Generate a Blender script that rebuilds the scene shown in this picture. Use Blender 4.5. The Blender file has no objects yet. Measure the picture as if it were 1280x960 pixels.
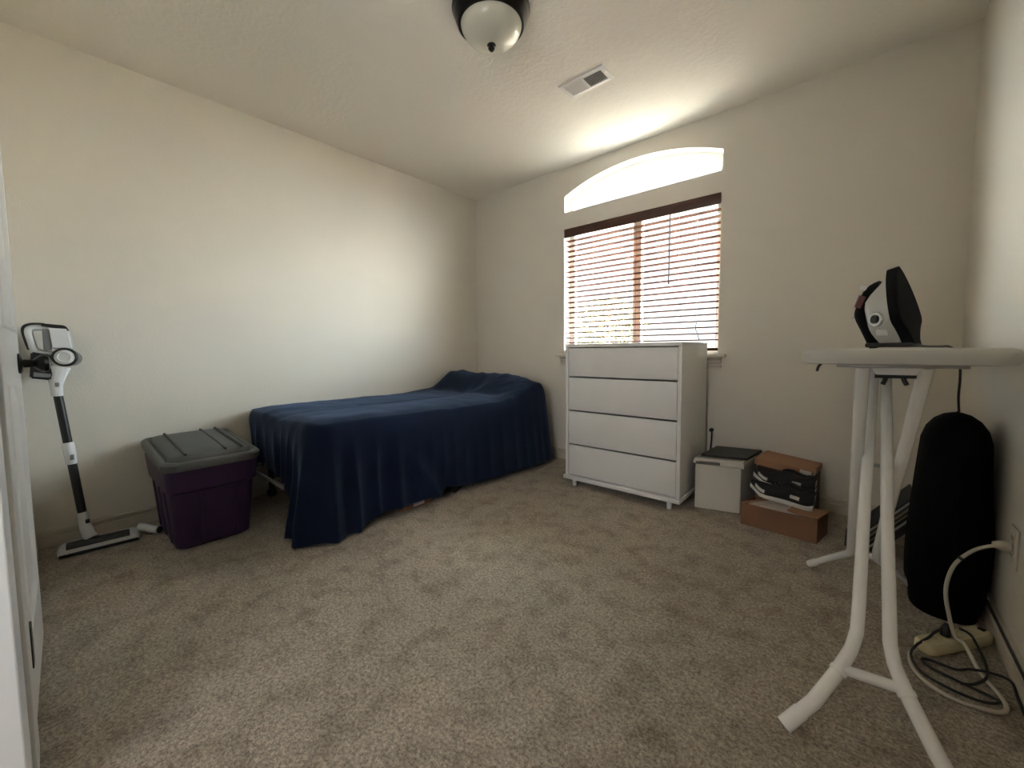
import bpy, bmesh, math, random
from mathutils import Vector, Matrix, noise

random.seed(7)
scene = bpy.context.scene
C = scene.collection
PI = math.pi
R = math.radians

# ------------------------------------------------------------------ camera
F_PX, YAW, PITCH, ROLL, CAM_Z, SHIFT_PX = 506.33, 0.7143, 0.0658, -0.0092, 0.9416, -8.745
cam = bpy.data.objects.new('camera', bpy.data.cameras.new('camera'))
C.objects.link(cam)
cam.data.sensor_fit = 'HORIZONTAL'
cam.data.sensor_width = 36.0
cam.data.lens = 36.0 * F_PX / 1280.0
cam.data.shift_y = SHIFT_PX / 1280.0
cam.data.clip_start = 0.02
cy, sy = math.cos(YAW), math.sin(YAW)
fwd = Vector((-sy * math.cos(PITCH), cy * math.cos(PITCH), -math.sin(PITCH)))
rt0 = Vector((cy, sy, 0)); up0 = rt0.cross(fwd)
rt = rt0 * math.cos(ROLL) + up0 * math.sin(ROLL)
up = -rt0 * math.sin(ROLL) + up0 * math.cos(ROLL)
m3 = Matrix((rt, up, -fwd)).transposed()
cam.matrix_world = Matrix.Translation((0, 0, CAM_Z)) @ m3.to_4x4()
scene.camera = cam

# ------------------------------------------------------------------ light
scene.view_settings.view_transform = 'Standard'
scene.view_settings.look = 'None'
scene.view_settings.gamma = 1.0
scene.view_settings.use_curve_mapping = False
scene.view_settings.exposure = 2.3
scene.cycles.use_denoising = True
scene.cycles.max_bounces = 14
scene.cycles.diffuse_bounces = 8
scene.cycles.transparent_max_bounces = 24
scene.cycles.sample_clamp_indirect = 8.0
scene.cycles.caustics_reflective = False
scene.cycles.caustics_refractive = False

world = bpy.data.worlds.new('daylight'); scene.world = world
world.use_nodes = True
wn = world.node_tree; wn.nodes.clear()
wo = wn.nodes.new('ShaderNodeOutputWorld'); bg = wn.nodes.new('ShaderNodeBackground')
tc = wn.nodes.new('ShaderNodeTexCoord'); sp = wn.nodes.new('ShaderNodeSeparateXYZ')
rp = wn.nodes.new('ShaderNodeValToRGB'); mr = wn.nodes.new('ShaderNodeMapRange')
mr.inputs['From Min'].default_value = -1; mr.inputs['From Max'].default_value = 1
rp.color_ramp.elements[0].position = 0.0; rp.color_ramp.elements[0].color = (0.6, 0.55, 0.47, 1)
rp.color_ramp.elements[1].position = 1.0; rp.color_ramp.elements[1].color = (0.90, 0.95, 1.0, 1)
e = rp.color_ramp.elements.new(0.48); e.color = (0.72, 0.66, 0.58, 1)
e = rp.color_ramp.elements.new(0.53); e.color = (0.83, 0.925, 1.0, 1)
wn.links.new(tc.outputs['Generated'], sp.inputs[0]); wn.links.new(sp.outputs['Z'], mr.inputs['Value'])
wn.links.new(mr.outputs[0], rp.inputs[0]); wn.links.new(rp.outputs[0], bg.inputs['Color'])
# sky lobes added out of view to light walls and floor, plain sky between
SKY_BASE, GLOW_A, GLOW_B, GLOW_C = 0.50, 14.0, 21.0, 230.0
def wmath(op, a, b2):
    n = wn.nodes.new('ShaderNodeMath'); n.operation = op
    for i, v in enumerate((a, b2)):
        if isinstance(v, (int, float)): n.inputs[i].default_value = v
        else: wn.links.new(v, n.inputs[i])
    return n.outputs[0]
def glow(az, el, power, amount):
    v = wn.nodes.new('ShaderNodeVectorMath'); v.operation = 'DOT_PRODUCT'
    v.inputs[1].default_value = (math.sin(R(az)) * math.cos(R(el)), math.cos(R(az)) * math.cos(R(el)), math.sin(R(el)))
    wn.links.new(tc.outputs['Generated'], v.inputs[0])
    return wmath('MULTIPLY', wmath('POWER', wmath('MAXIMUM', v.outputs['Value'], 0.0), power), amount)
tot = wmath('ADD', wmath('ADD', glow(48, 21, 6.5, GLOW_A), glow(-88, 14, 9, GLOW_B)), wmath('ADD', glow(-4, 60, 62, GLOW_C), SKY_BASE))
wn.links.new(tot, bg.inputs['Strength'])
wn.links.new(bg.outputs[0], wo.inputs['Surface'])

def area(name, loc, rot, sx, sy_, power, color=(1, 1, 1), portal=False):
    l = bpy.data.lights.new(name, 'AREA'); l.shape = 'RECTANGLE'; l.size = sx; l.size_y = sy_
    l.energy = power; l.color = color
    if portal: l.cycles.is_portal = True
    o = bpy.data.objects.new(name, l); C.objects.link(o); o.location = loc; o.rotation_euler = rot
    return o

# portals only steer the sampling of the sky towards the window openings
area('window_portal', (-1.3275, 3.09, 1.42), (R(-90), 0, 0), 1.24, 1.08, 1, portal=True)
area('arch_portal', (-1.3225, 3.09, 2.207), (R(-90), 0, 0), 1.24, 0.29, 1, portal=True)
# area light added in the unseen hall, standing in for daylight from there
area('hallway_fill', (-0.25, -1.60, 1.35), (R(108), 0, R(20)), 1.0, 1.2, 8.5, (0.95, 0.96, 1.0))
# sun from behind the house: it lights the yard and tree, never the room directly
sl = bpy.data.lights.new('sun', 'SUN'); sl.energy = 150.0; sl.angle = R(0.6); sl.color = (1, 0.95, 0.86)
so = bpy.data.objects.new('sun', sl); C.objects.link(so); so.rotation_euler = (R(68), 0, R(-14))

# ------------------------------------------------------------------ materials
def srgb(h):
    h = h.lstrip('#'); v = [int(h[i:i + 2], 16) / 255 for i in (0, 2, 4)]
    return tuple(((c + 0.055) / 1.055) ** 2.4 if c > 0.04045 else c / 12.92 for c in v)

def mat(name, col, rough=0.5, metal=0.0, bump=None, vary=None, sheen=0.0, spec=0.5, trans=0.0, detail=3.0):
    if isinstance(col, str): col = srgb(col)
    m = bpy.data.materials.new(name); m.use_nodes = True
    nt = m.node_tree; b = nt.nodes['Principled BSDF']
    b.inputs['Base Color'].default_value = (*col, 1); b.inputs['Roughness'].default_value = rough
    b.inputs['Metallic'].default_value = metal; b.inputs['Specular IOR Level'].default_value = spec
    if sheen: b.inputs['Sheen Weight'].default_value = sheen
    if trans: b.inputs['Transmission Weight'].default_value = trans
    co = nt.nodes.new('ShaderNodeTexCoord')
    if bump:
        n = nt.nodes.new('ShaderNodeTexNoise'); n.inputs['Scale'].default_value = bump[0]
        n.inputs['Detail'].default_value = detail
        bp = nt.nodes.new('ShaderNodeBump'); bp.inputs['Strength'].default_value = bump[1]
        bp.inputs['Distance'].default_value = bump[2] if len(bump) > 2 else 0.01
        nt.links.new(co.outputs['Object'], n.inputs['Vector']); nt.links.new(n.outputs['Fac'], bp.inputs['Height'])
        nt.links.new(bp.outputs[0], b.inputs['Normal'])
    if vary:
        n2 = nt.nodes.new('ShaderNodeTexNoise'); n2.inputs['Scale'].default_value = vary[0]
        n2.inputs['Detail'].default_value = 5
        r2 = nt.nodes.new('ShaderNodeValToRGB')
        r2.color_ramp.elements[0].position = 0.3; r2.color_ramp.elements[1].position = 0.7
        a = vary[1]
        r2.color_ramp.elements[0].color = (*[c * (1 - a) for c in col], 1)
        r2.color_ramp.elements[1].color = (*[min(1, c * (1 + a)) for c in col], 1)
        nt.links.new(co.outputs['Object'], n2.inputs['Vector']); nt.links.new(n2.outputs['Fac'], r2.inputs[0])
        nt.links.new(r2.outputs[0], b.inputs['Base Color'])
    return m

WALL = (0.665, 0.625, 0.555)
M = {}
M['wall'] = mat('wall_paint', WALL, 0.75, bump=(90, 0.25, 0.004), vary=(1.2, 0.02))
M['trim'] = mat('trim_paint', (0.56, 0.51, 0.43), 0.5)
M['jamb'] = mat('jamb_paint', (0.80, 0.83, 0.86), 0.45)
M['door'] = mat('door_paint', (0.66, 0.655, 0.64), 0.4)
M['white'] = mat('white_laminate', (0.70, 0.695, 0.68), 0.42, vary=(3, 0.02))
M['vinyl'] = mat('white_vinyl', (0.8, 0.8, 0.78), 0.4)
M['white_paint_metal'] = mat('white_enamel_steel', (0.84, 0.84, 0.83), 0.22)
M['board_cloth'] = mat('pale_board_cover', (0.52, 0.515, 0.49), 0.85, bump=(60, 0.2, 0.003))
M['grey_metal'] = mat('grey_steel', (0.36, 0.36, 0.36), 0.4, 0.3)
M['chrome'] = mat('brushed_steel', (0.5, 0.5, 0.5), 0.25, 0.9)
M['black'] = mat('black_plastic', (0.012, 0.012, 0.013), 0.4)
M['black_matte'] = mat('black_rubber', (0.01, 0.01, 0.01), 0.7)
M['bronze'] = mat('dark_bronze', (0.016, 0.014, 0.013), 0.3, 0.6)
M['black_cloth'] = mat('black_fabric', (0.0045, 0.0045, 0.005), 0.95, bump=(160, 0.3, 0.003), spec=0.1)
M['navy'] = mat('navy_blanket', (0.0042, 0.0088, 0.026), 0.85, bump=(220, 0.35, 0.003), vary=(2.5, 0.25), sheen=0.22, spec=0.12)
M['navy'].node_tree.nodes['Principled BSDF'].inputs['Sheen Tint'].default_value = (0.36, 0.52, 0.85, 1)
M['mattress'] = mat('mattress_ticking', (0.08, 0.085, 0.1), 0.9)
M['purple'] = mat('purple_plastic', (0.034, 0.011, 0.055), 0.4)
M['lid_grey'] = mat('charcoal_plastic', (0.075, 0.077, 0.076), 0.5, bump=(120, 0.1, 0.002))
M['lid_groove'] = mat('charcoal_plastic_groove', (0.045, 0.046, 0.045), 0.6)
M['vac_white'] = mat('glossy_white_plastic', (0.72, 0.73, 0.74), 0.25)
M['vac_grey'] = mat('silver_grey_plastic', (0.2, 0.2, 0.21), 0.35)
M['vac_clear'] = mat('smoky_clear_plastic', (0.12, 0.12, 0.125), 0.12)
M['slat'] = mat('red_brown_wood_slat', (0.085, 0.032, 0.016), 0.85, spec=0.05, vary=(14, 0.12))
M['valance'] = mat('dark_brown_wood', (0.075, 0.03, 0.02), 0.4, vary=(14, 0.15))
M['cord_tan'] = mat('tan_cord', (0.3, 0.2, 0.14), 0.8)
M['cardboard'] = mat('brown_cardboard', (0.2, 0.10, 0.055), 0.8, vary=(8, 0.08))
M['cardboard_lid'] = mat('tan_cardboard', (0.30, 0.155, 0.08), 0.75, vary=(8, 0.08))
M['cardboard_dark'] = mat('dark_cardboard', (0.035, 0.02, 0.014), 0.8)
M['paper'] = mat('tissue_paper', (0.62, 0.57, 0.53), 0.9, bump=(30, 0.5, 0.01))
M['label'] = mat('printed_label', (0.6, 0.55, 0.53), 0.6)
M['carton'] = mat('white_carton', (0.62, 0.59, 0.53), 0.7, vary=(5, 0.03))
M['folder'] = mat('dark_green_black_cover', (0.014, 0.018, 0.016), 0.5)
M['shoe_black'] = mat('black_shoe_mesh', (0.011, 0.011, 0.012), 0.8, bump=(300, 0.4, 0.002))
M['shoe_white'] = mat('white_rubber', (0.66, 0.65, 0.63), 0.6)
M['cream'] = mat('cream_plastic', (0.62, 0.56, 0.36), 0.45)
M['cream_cord'] = mat('off_white_cord', (0.55, 0.51, 0.44), 0.5)
M['outlet'] = mat('outlet_plastic', (0.6, 0.56, 0.5), 0.4)
M['iron_black'] = mat('matt_black_plastic', (0.0045, 0.004, 0.0048), 0.7, spec=0.08)
M['iron_grey'] = mat('silver_plastic', (0.5, 0.5, 0.49), 0.3, 0.1)
M['iron_red'] = mat('dark_red_plastic', (0.11, 0.02, 0.02), 0.4)
M['vent'] = mat('vent_enamel', (0.7, 0.68, 0.66), 0.45)
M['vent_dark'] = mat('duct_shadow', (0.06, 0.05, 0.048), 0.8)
M['lamp_glass'] = mat('alabaster_glass', (0.60, 0.59, 0.50), 0.22, vary=(6, 0.10))
M['page'] = mat('pale_edge_card', (0.42, 0.39, 0.33), 0.8)
M['olive'] = mat('olive_card', (0.2, 0.2, 0.13), 0.8)
M['leaf'] = mat('tree_leaf', (0.030, 0.034, 0.010), 0.7)
M['bark'] = mat('tree_bark', (0.2, 0.15, 0.1), 0.9, bump=(20, 0.5, 0.02))
M['yard'] = mat('pale_dry_yard', (0.36, 0.33, 0.29), 0.95, vary=(0.6, 0.1))

# textured ceiling: low flat knock-down splotches
m = mat('ceiling_texture', (0.79, 0.75, 0.68), 0.85)
nt = m.node_tree; b = nt.nodes['Principled BSDF']
co = nt.nodes.new('ShaderNodeTexCoord'); n = nt.nodes.new('ShaderNodeTexNoise')
n.inputs['Scale'].default_value = 34; n.inputs['Detail'].default_value = 5; n.inputs['Distortion'].default_value = 0.6
r_ = nt.nodes.new('ShaderNodeValToRGB'); r_.color_ramp.elements[0].position = 0.42; r_.color_ramp.elements[1].position = 0.6
bp = nt.nodes.new('ShaderNodeBump'); bp.inputs['Strength'].default_value = 0.16; bp.inputs['Distance'].default_value = 0.005
nt.links.new(co.outputs['Object'], n.inputs['Vector']); nt.links.new(n.outputs['Fac'], r_.inputs[0])
nt.links.new(r_.outputs[0], bp.inputs['Height']); nt.links.new(bp.outputs[0], b.inputs['Normal'])
M['ceiling'] = m

# cut-pile carpet: fine speckle, footmark mottling, bumpy
m = mat('carpet', (0.25, 0.22, 0.18), 0.95, sheen=0.1, spec=0.1)
nt = m.node_tree; b = nt.nodes['Principled BSDF']
co = nt.nodes.new('ShaderNodeTexCoord')
def nz(scale, detail, rough=0.6, dist=0.0):
    n = nt.nodes.new('ShaderNodeTexNoise'); n.inputs['Scale'].default_value = scale
    n.inputs['Detail'].default_value = detail; n.inputs['Roughness'].default_value = rough
    n.inputs['Distortion'].default_value = dist
    nt.links.new(co.outputs['Object'], n.inputs['Vector']); return n
def ramp(n, p0, c0, p1, c1):
    r = nt.nodes.new('ShaderNodeValToRGB'); r.color_ramp.elements[0].position = p0; r.color_ramp.elements[1].position = p1
    r.color_ramp.elements[0].color = (*c0, 1); r.color_ramp.elements[1].color = (*c1, 1)
    nt.links.new(n.outputs['Fac'], r.inputs[0]); return r
def mul(a, b2, fac=1.0):
    x = nt.nodes.new('ShaderNodeMixRGB'); x.blend_type = 'MULTIPLY'; x.inputs[0].default_value = fac
    nt.links.new(a.outputs[0], x.inputs[1]); nt.links.new(b2.outputs[0], x.inputs[2]); return x
fine = ramp(nz(105, 5, 0.85), 0.40, (0.225, 0.192, 0.156), 0.60, (0.62, 0.54, 0.44))
mott = ramp(nz(10.0, 6, 0.65, 0.35), 0.30, (0.64, 0.62, 0.59), 0.54, (1.03, 1.03, 1.03))
big = ramp(nz(1.3, 3, 0.5, 0.3), 0.3, (0.86, 0.86, 0.86), 0.7, (1.08, 1.08, 1.08))
mid = ramp(nz(48, 3, 0.7), 0.3, (0.84, 0.84, 0.84), 0.7, (1.12, 1.12, 1.12))
c1 = mul(fine, mott); c2 = mul(c1, big); c3 = mul(c2, mid)
nt.links.new(c3.outputs[0], b.inputs['Base Color'])
bp = nt.nodes.new('ShaderNodeBump'); bp.inputs['Strength'].default_value = 0.9; bp.inputs['Distance'].default_value = 0.008
hb = nz(130, 4, 0.75)
nt.links.new(hb.outputs['Fac'], bp.inputs['Height']); nt.links.new(bp.outputs[0], b.inputs['Normal'])
M['carpet'] = m

# window glass: clear pane with a faint mirror reflection
m = bpy.data.materials.new('window_glass'); m.use_nodes = True; nt = m.node_tree; nt.nodes.clear()
o_ = nt.nodes.new('ShaderNodeOutputMaterial'); mx = nt.nodes.new('ShaderNodeMixShader')
t_ = nt.nodes.new('ShaderNodeBsdfTransparent'); g_ = nt.nodes.new('ShaderNodeBsdfGlossy'); g_.inputs['Roughness'].default_value = 0.02
t_.inputs[0].default_value = (0.95, 0.97, 0.96, 1); mx.inputs[0].default_value = 0.06
nt.links.new(t_.outputs[0], mx.inputs[1]); nt.links.new(g_.outputs[0], mx.inputs[2]); nt.links.new(mx.outputs[0], o_.inputs[0])
M['glass'] = m

# ------------------------------------------------------------------ helpers
def new(): return bmesh.new()

def root_matrix(o):
    while o.parent: o = o.parent
    return Matrix.Translation(o.location) @ o.rotation_euler.to_matrix().to_4x4()

def obj(name, bm, m, parent=None, local=False, smooth=True, angle=38, subsurf=0):
    """one mesh object; geometry is given in room coordinates unless local"""
    if parent is not None and not local:
        bm.transform(root_matrix(parent).inverted())
    bmesh.ops.recalc_face_normals(bm, faces=bm.faces)
    me = bpy.data.meshes.new(name); bm.to_mesh(me); bm.free()
    mats = m if isinstance(m, (list, tuple)) else [m]
    for x in mats: me.materials.append(x)
    if smooth:
        me.shade_smooth(); me.set_sharp_from_angle(angle=R(angle))
    o = bpy.data.objects.new(name, me); C.objects.link(o)
    if parent is not None: o.parent = parent
    if subsurf:
        s = o.modifiers.new('subdivision', 'SUBSURF'); s.levels = subsurf; s.render_levels = subsurf
    return o

def thing(name, label, cat, loc=(0, 0, 0), rotz=0.0, group=None):
    o = bpy.data.objects.new(name, None); C.objects.link(o); o.empty_display_size = 0.1
    o.location = loc; o.rotation_euler = (0, 0, rotz)
    return tag(o, label, cat, group)

def tag(o, label, cat, group=None):
    o['label'] = label; o['category'] = cat
    if group: o['group'] = group
    return o

def struct(name, bm, m, parent=None, **k):
    o = obj(name, bm, m, parent, **k)
    if parent is None: o['kind'] = 'structure'
    return o

def box(bm, lo, hi, bevel=0.0, seg=2, mi=0):
    lo, hi = Vector(lo), Vector(hi)
    r = bmesh.ops.create_cube(bm, size=1.0, matrix=Matrix.Translation((lo + hi) / 2) @ Matrix.Diagonal((*(hi - lo), 1)))
    vs = r['verts']
    fs = set(f for v in vs for f in v.link_faces)
    for f in fs: f.material_index = mi
    if bevel:
        es = list(set(e for v in vs for e in v.link_edges))
        bmesh.ops.bevel(bm, geom=es, offset=bevel, segments=seg, affect='EDGES', profile=0.5)
    return bm

def xbox(bm, size, mtx, bevel=0.0, seg=2, mi=0):
    t = new(); s = Vector(size) / 2; box(t, -s, s, bevel, seg, mi); t.transform(mtx)
    me = bpy.data.meshes.new('t'); t.to_mesh(me); t.free(); bm.from_mesh(me); bpy.data.meshes.remove(me); return bm

def catmull(pts, n=8):
    P = [Vector(p) for p in pts]; out = []
    for i in range(len(P) - 1):
        p0 = P[max(i - 1, 0)]; p1 = P[i]; p2 = P[i + 1]; p3 = P[min(i + 2, len(P) - 1)]
        for k in range(n):
            t = k / n; t2 = t * t; t3 = t2 * t
            out.append(0.5 * ((2 * p1) + (p2 - p0) * t + (2 * p0 - 5 * p1 + 4 * p2 - p3) * t2 + (3 * p1 - p0 - 3 * p2 + p3) * t3))
    out.append(P[-1]); return out

def tube(bm, pts, r, seg=14, cap=True, flat=None, mi=0):
    """tube along pts; r number or list; flat=(axis, factor) squashes the section along a direction"""
    P = [Vector(p) for p in pts]; rings = []
    N = len(P); rr = r if isinstance(r, (list, tuple)) else [r] * N
    t0 = (P[1] - P[0]).normalized()
    ref = Vector((0, 0, 1)) if abs(t0.z) < 0.9 else Vector((1, 0, 0))
    u = t0.cross(ref).normalized()
    for i in range(N):
        if i == 0: t = P[1] - P[0]
        elif i == N - 1: t = P[-1] - P[-2]
        else: t = (P[i + 1] - P[i]).normalized() + (P[i] - P[i - 1]).normalized()
        t.normalize(); u = (u - t * u.dot(t)).normalized(); v = t.cross(u)
        ring = []
        for k in range(seg):
            a = 2 * PI * k / seg
            d = (u * math.cos(a) + v * math.sin(a)) * rr[i]
            if flat:
                ax = Vector(flat[0]); d = d - ax * d.dot(ax) * (1 - flat[1])
            ring.append(bm.verts.new(P[i] + d))
        rings.append(ring)
    for i in range(N - 1):
        for k in range(seg):
            f = bm.faces.new((rings[i][k], rings[i][(k + 1) % seg], rings[i + 1][(k + 1) % seg], rings[i + 1][k])); f.material_index = mi
    if cap:
        for q in (rings[0][::-1], rings[-1]):
            f = bm.faces.new(q); f.material_index = mi
    return bm

def lathe(bm, prof, mtx=None, seg=48, mi=0):
    mtx = mtx or Matrix.Identity(4); rings = []
    for (r, z) in prof:
        if r < 1e-6: rings.append([bm.verts.new(mtx @ Vector((0, 0, z)))])
        else: rings.append([bm.verts.new(mtx @ Vector((r * math.cos(2 * PI * k / seg), r * math.sin(2 * PI * k / seg), z))) for k in range(seg)])
    for a, b2 in zip(rings[:-1], rings[1:]):
        for k in range(seg):
            k2 = (k + 1) % seg
            if len(a) == 1 and len(b2) == 1: continue
            if len(a) == 1: f = bm.faces.new((a[0], b2[k2], b2[k]))
            elif len(b2) == 1: f = bm.faces.new((a[k], a[k2], b2[0]))
            else: f = bm.faces.new((a[k], a[k2], b2[k2], b2[k]))
            f.material_index = mi
    return bm

def loft(bm, rings, cap=True, closed=True, mi=0):
    V = [[bm.verts.new(p) for p in r] for r in rings]; n = len(V[0])
    for a, b2 in zip(V[:-1], V[1:]):
        for k in range(n if closed else n - 1):
            f = bm.faces.new((a[k], a[(k + 1) % n], b2[(k + 1) % n], b2[k])); f.material_index = mi
    if cap:
        for q in (V[0][::-1], V[-1]):
            f = bm.faces.new(q); f.material_index = mi
    return bm

def rrect(cx, cy_, hx, hy, r, z, n=5):
    out = []
    for (sx, sy_, a0) in ((1, 1, 0), (-1, 1, 90), (-1, -1, 180), (1, -1, 270)):
        for k in range(n + 1):
            a = R(a0 + 90 * k / n)
            out.append(Vector((cx + sx * (hx - r) + r * math.cos(a), cy_ + sy_ * (hy - r) + r * math.sin(a), z)))
    return out

def prism(bm, poly, axis, a, b2, bevel=0.0, mi=0):
    """poly = list of 2-D points; axis 0/1/2 = the extrude axis"""
    def p3(q, w):
        if axis == 0: return (w, q[0], q[1])
        if axis == 1: return (q[0], w, q[1])
        return (q[0], q[1], w)
    v0 = [bm.verts.new(p3(q, a)) for q in poly]; v1 = [bm.verts.new(p3(q, b2)) for q in poly]
    n = len(poly); fs = [bm.faces.new(v0[::-1]), bm.faces.new(v1)]
    for k in range(n): fs.append(bm.faces.new((v0[k], v0[(k + 1) % n], v1[(k + 1) % n], v1[k])))
    for f in fs: f.material_index = mi
    if bevel:
        es = [e for e in fs[0].edges] + [e for e in fs[1].edges]
        bmesh.ops.bevel(bm, geom=es, offset=bevel, segments=2, affect='EDGES', profile=0.5)
    return bm

def sm(a, b2, x):
    t = min(1, max(0, (x - a) / (b2 - a))); return t * t * (3 - 2 * t)

# ------------------------------------------------------------------ room shell
XL, YB, XR, H = -2.988, 2.907, 0.360, 2.44
YF = -0.085                      # inner face of the front wall
T = 0.16
WX0, WX1, WZ0, WZ1 = -1.930, -0.725, 0.905, 1.945      # lower window opening
AX0, AX1, AZ0, AZS, AZT = -1.924, -0.721, 2.079, 2.210, 2.336  # arched opening

b = new(); box(b, (XL - T, YF - 1.7, -0.1), (XR + T, YB + T, 0.0)); struct('floor', b, M['carpet'], smooth=False)
b = new(); box(b, (XL - T, YF - 1.7, H), (XR + T, YB + T, H + 0.12)); struct('ceiling', b, M['ceiling'], smooth=False)
b = new(); box(b, (XL - T, YF - 0.12, 0), (XL, YB + T, H)); struct('wall_left', b, M['wall'], smooth=False)
b = new(); box(b, (XR, YF - 1.7, 0), (XR + T, YB + T, H)); struct('wall_right', b, M['wall'], smooth=False)

def arc_pts(x0, x1, zs, zt, n=28, inset=0.0):
    cx = (x0 + x1) / 2; a = (x1 - x0) / 2; s = zt - zs
    rad = (a * a + s * s) / (2 * s); zc = zt - rad
    rad -= inset; aa = a - inset; h = math.asin(min(1, aa / rad))
    return [(cx + rad * math.sin(-h + 2 * h * k / n), zc + rad * math.cos(-h + 2 * h * k / n)) for k in range(n + 1)]

def holed_wall(outer, holes, y0, y1):
    b = new(); es = []
    for loop in [outer] + holes:
        vs = [b.verts.new((x, y0, z)) for x, z in loop]
        for k in range(len(vs)): es.append(b.edges.new((vs[k], vs[(k + 1) % len(vs)])))
    r = bmesh.ops.triangle_fill(b, use_beauty=True, edges=es)
    fs = [f for f in b.faces]
    x = bmesh.ops.extrude_face_region(b, geom=fs)
    bmesh.ops.translate(b, vec=(0, y1 - y0, 0), verts=[v for v in x['geom'] if isinstance(v, bmesh.types.BMVert)])
    return b
low_hole = [(WX0, WZ0), (WX1, WZ0), (WX1, WZ1), (WX0, WZ1)]
arch_hole = [(AX0, AZ0), (AX1, AZ0)] + arc_pts(AX0, AX1, AZS, AZT)[::-1]
struct('wall_back', holed_wall([(XL, 0), (XR, 0), (XR, H), (XL, H)], [low_hole, arch_hole], YB, YB + T), M['wall'], smooth=False)

# front wall beside the camera, with the doorway to the hall
DX0, DX1 = -1.20, -0.22
b = new(); box(b, (XL, YF - 0.115, 0), (-1.36, YF, H)); box(b, (-1.36, YF - 0.115, 2.07), (DX1 + 0.06, YF, H)); box(b, (DX1 + 0.06, YF - 0.115, 0), (XR, YF, H))
struct('wall_front', b, M['wall'], smooth=False)
# hall shell behind the camera
b = new(); box(b, (-1.75, YF - 1.7, 0), (-1.63, YF - 0.115, H)); box(b, (-1.63, YF - 1.7, 0), (XR, YF - 1.58, H))
struct('wall_hall', b, M['wall'], smooth=False)

# baseboards with a stepped profile
def base_profile(h=0.086, d=0.014):
    return [(0, 0), (d, 0), (d, h * 0.60), (d * 0.45, h * 0.64), (d * 0.45, h * 0.78), (d * 1.1, h * 0.83), (d * 1.1, h * 0.97), (0, h)]
def baseboard(name, axis, side, wall, a, b2):
    bm = new()
    poly = [(wall + side * p[0], p[1]) for p in base_profile()]
    if axis == 0: prism(bm, [(p[0], p[1]) for p in poly], 0, a, b2)     # runs along x; poly (y,z)
    else: prism(bm, poly, 1, a, b2)                                      # runs along y; poly (x,z)
    struct(name, bm, M['trim'], angle=20)
baseboard('baseboard_left', 1, 1, XL, YF, YB)
baseboard('baseboard_right', 1, -1, XR, YF, YB - 0.0145)
baseboard('baseboard_back', 0, -1, YB, XL + 0.0145, XR)
baseboard('baseboard_front', 0, 1, YF, XL + 0.0145, -1.47)

# yard outside
b = new(); box(b, (-40, YB + T + 0.02, -0.45), (30, 70, -0.35)); struct('ground_yard', b, M['yard'], smooth=False)

# ------------------------------------------------------------------ windows
def frame_box(bm, x0, x1, z0, z1, w, y0, y1):
    box(bm, (x0, y0, z0), (x0 + w, y1, z1), 0.003); box(bm, (x1 - w, y0, z0), (x1, y1, z1), 0.003)
    box(bm, (x0 + w, y0, z0), (x1 - w, y1, z0 + w), 0.003); box(bm, (x0 + w, y0, z1 - w), (x1 - w, y1, z1), 0.003)
w1 = bpy.data.objects.new('window_1', None); C.objects.link(w1); w1.location = ((WX0 + WX1) / 2, YB + 0.1, WZ0); w1['kind'] = 'structure'
b = new(); frame_box(b, WX0, WX1, WZ0, WZ1, 0.045, YB + 0.095, YB + 0.145); obj('window_frame', b, M['vinyl'], w1)
xm = -1.325
b = new(); box(b, (xm - 0.032, YB + 0.088, WZ0 + 0.045), (xm + 0.032, YB + 0.14, WZ1 - 0.045), 0.003); obj('mullion', b, M['vinyl'], w1)
b = new(); box(b, (WX0 + 0.045, YB + 0.115, WZ0 + 0.045), (xm - 0.032, YB + 0.12, WZ1 - 0.045)); obj('pane', b, M['glass'], w1, smooth=False)
b = new(); box(b, (xm + 0.032, YB + 0.115, WZ0 + 0.045), (WX1 - 0.045, YB + 0.12, WZ1 - 0.045)); obj('pane', b, M['glass'], w1, smooth=False)
w2 = bpy.data.objects.new('window_2', None); C.objects.link(w2); w2.location = ((AX0 + AX1) / 2, YB + 0.1, AZ0); w2['kind'] = 'structure'
def arch_ring(inset): return [(AX0 + inset, AZ0 + inset), (AX1 - inset, AZ0 + inset)] + arc_pts(AX0, AX1, AZS, AZT, inset=inset)[::-1]
b = new()
oa, ia = arch_ring(0.0), arch_ring(0.032)
for y0, y1 in ((YB + 0.09, YB + 0.14),):
    r4 = [[b.verts.new((x, y, z)) for x, z in lp] for lp, y in ((oa, y0), (ia, y0), (ia, y1), (oa, y1))]
    n = len(oa)
    for j in range(4):
        for k in range(n):
            b.faces.new((r4[j][k], r4[j][(k + 1) % n], r4[(j + 1) % 4][(k + 1) % n], r4[(j + 1) % 4][k]))
obj('window_frame', b, M['vinyl'], w2)
b = new(); prism(b, ia, 1, YB + 0.112, YB + 0.117); obj('pane', b, M['glass'], w2, smooth=False)

# sill (stool) and apron mouldings
b = new(); box(b, (-1.985, YB - 0.052, WZ0 - 0.022), (-0.672, YB, WZ0), 0.006); box(b, (WX0, YB, WZ0 - 0.02), (WX1, YB + 0.095, WZ0 + 0.001))
struct('trim_1', b, M['trim'])
b = new(); prism(b, [(YB, 0.812), (YB - 0.020, 0.812), (YB - 0.022, 0.826), (YB - 0.008, 0.829), (YB - 0.008, 0.842), (YB - 0.032, 0.846), (YB - 0.032, 0.856), (YB - 0.010, 0.860), (YB - 0.010, 0.868), (YB - 0.042, 0.878), (YB - 0.042, 0.882), (YB, 0.882)], 0, -1.955, -0.700)
struct('trim_2', b, M['trim'], angle=15)

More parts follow.
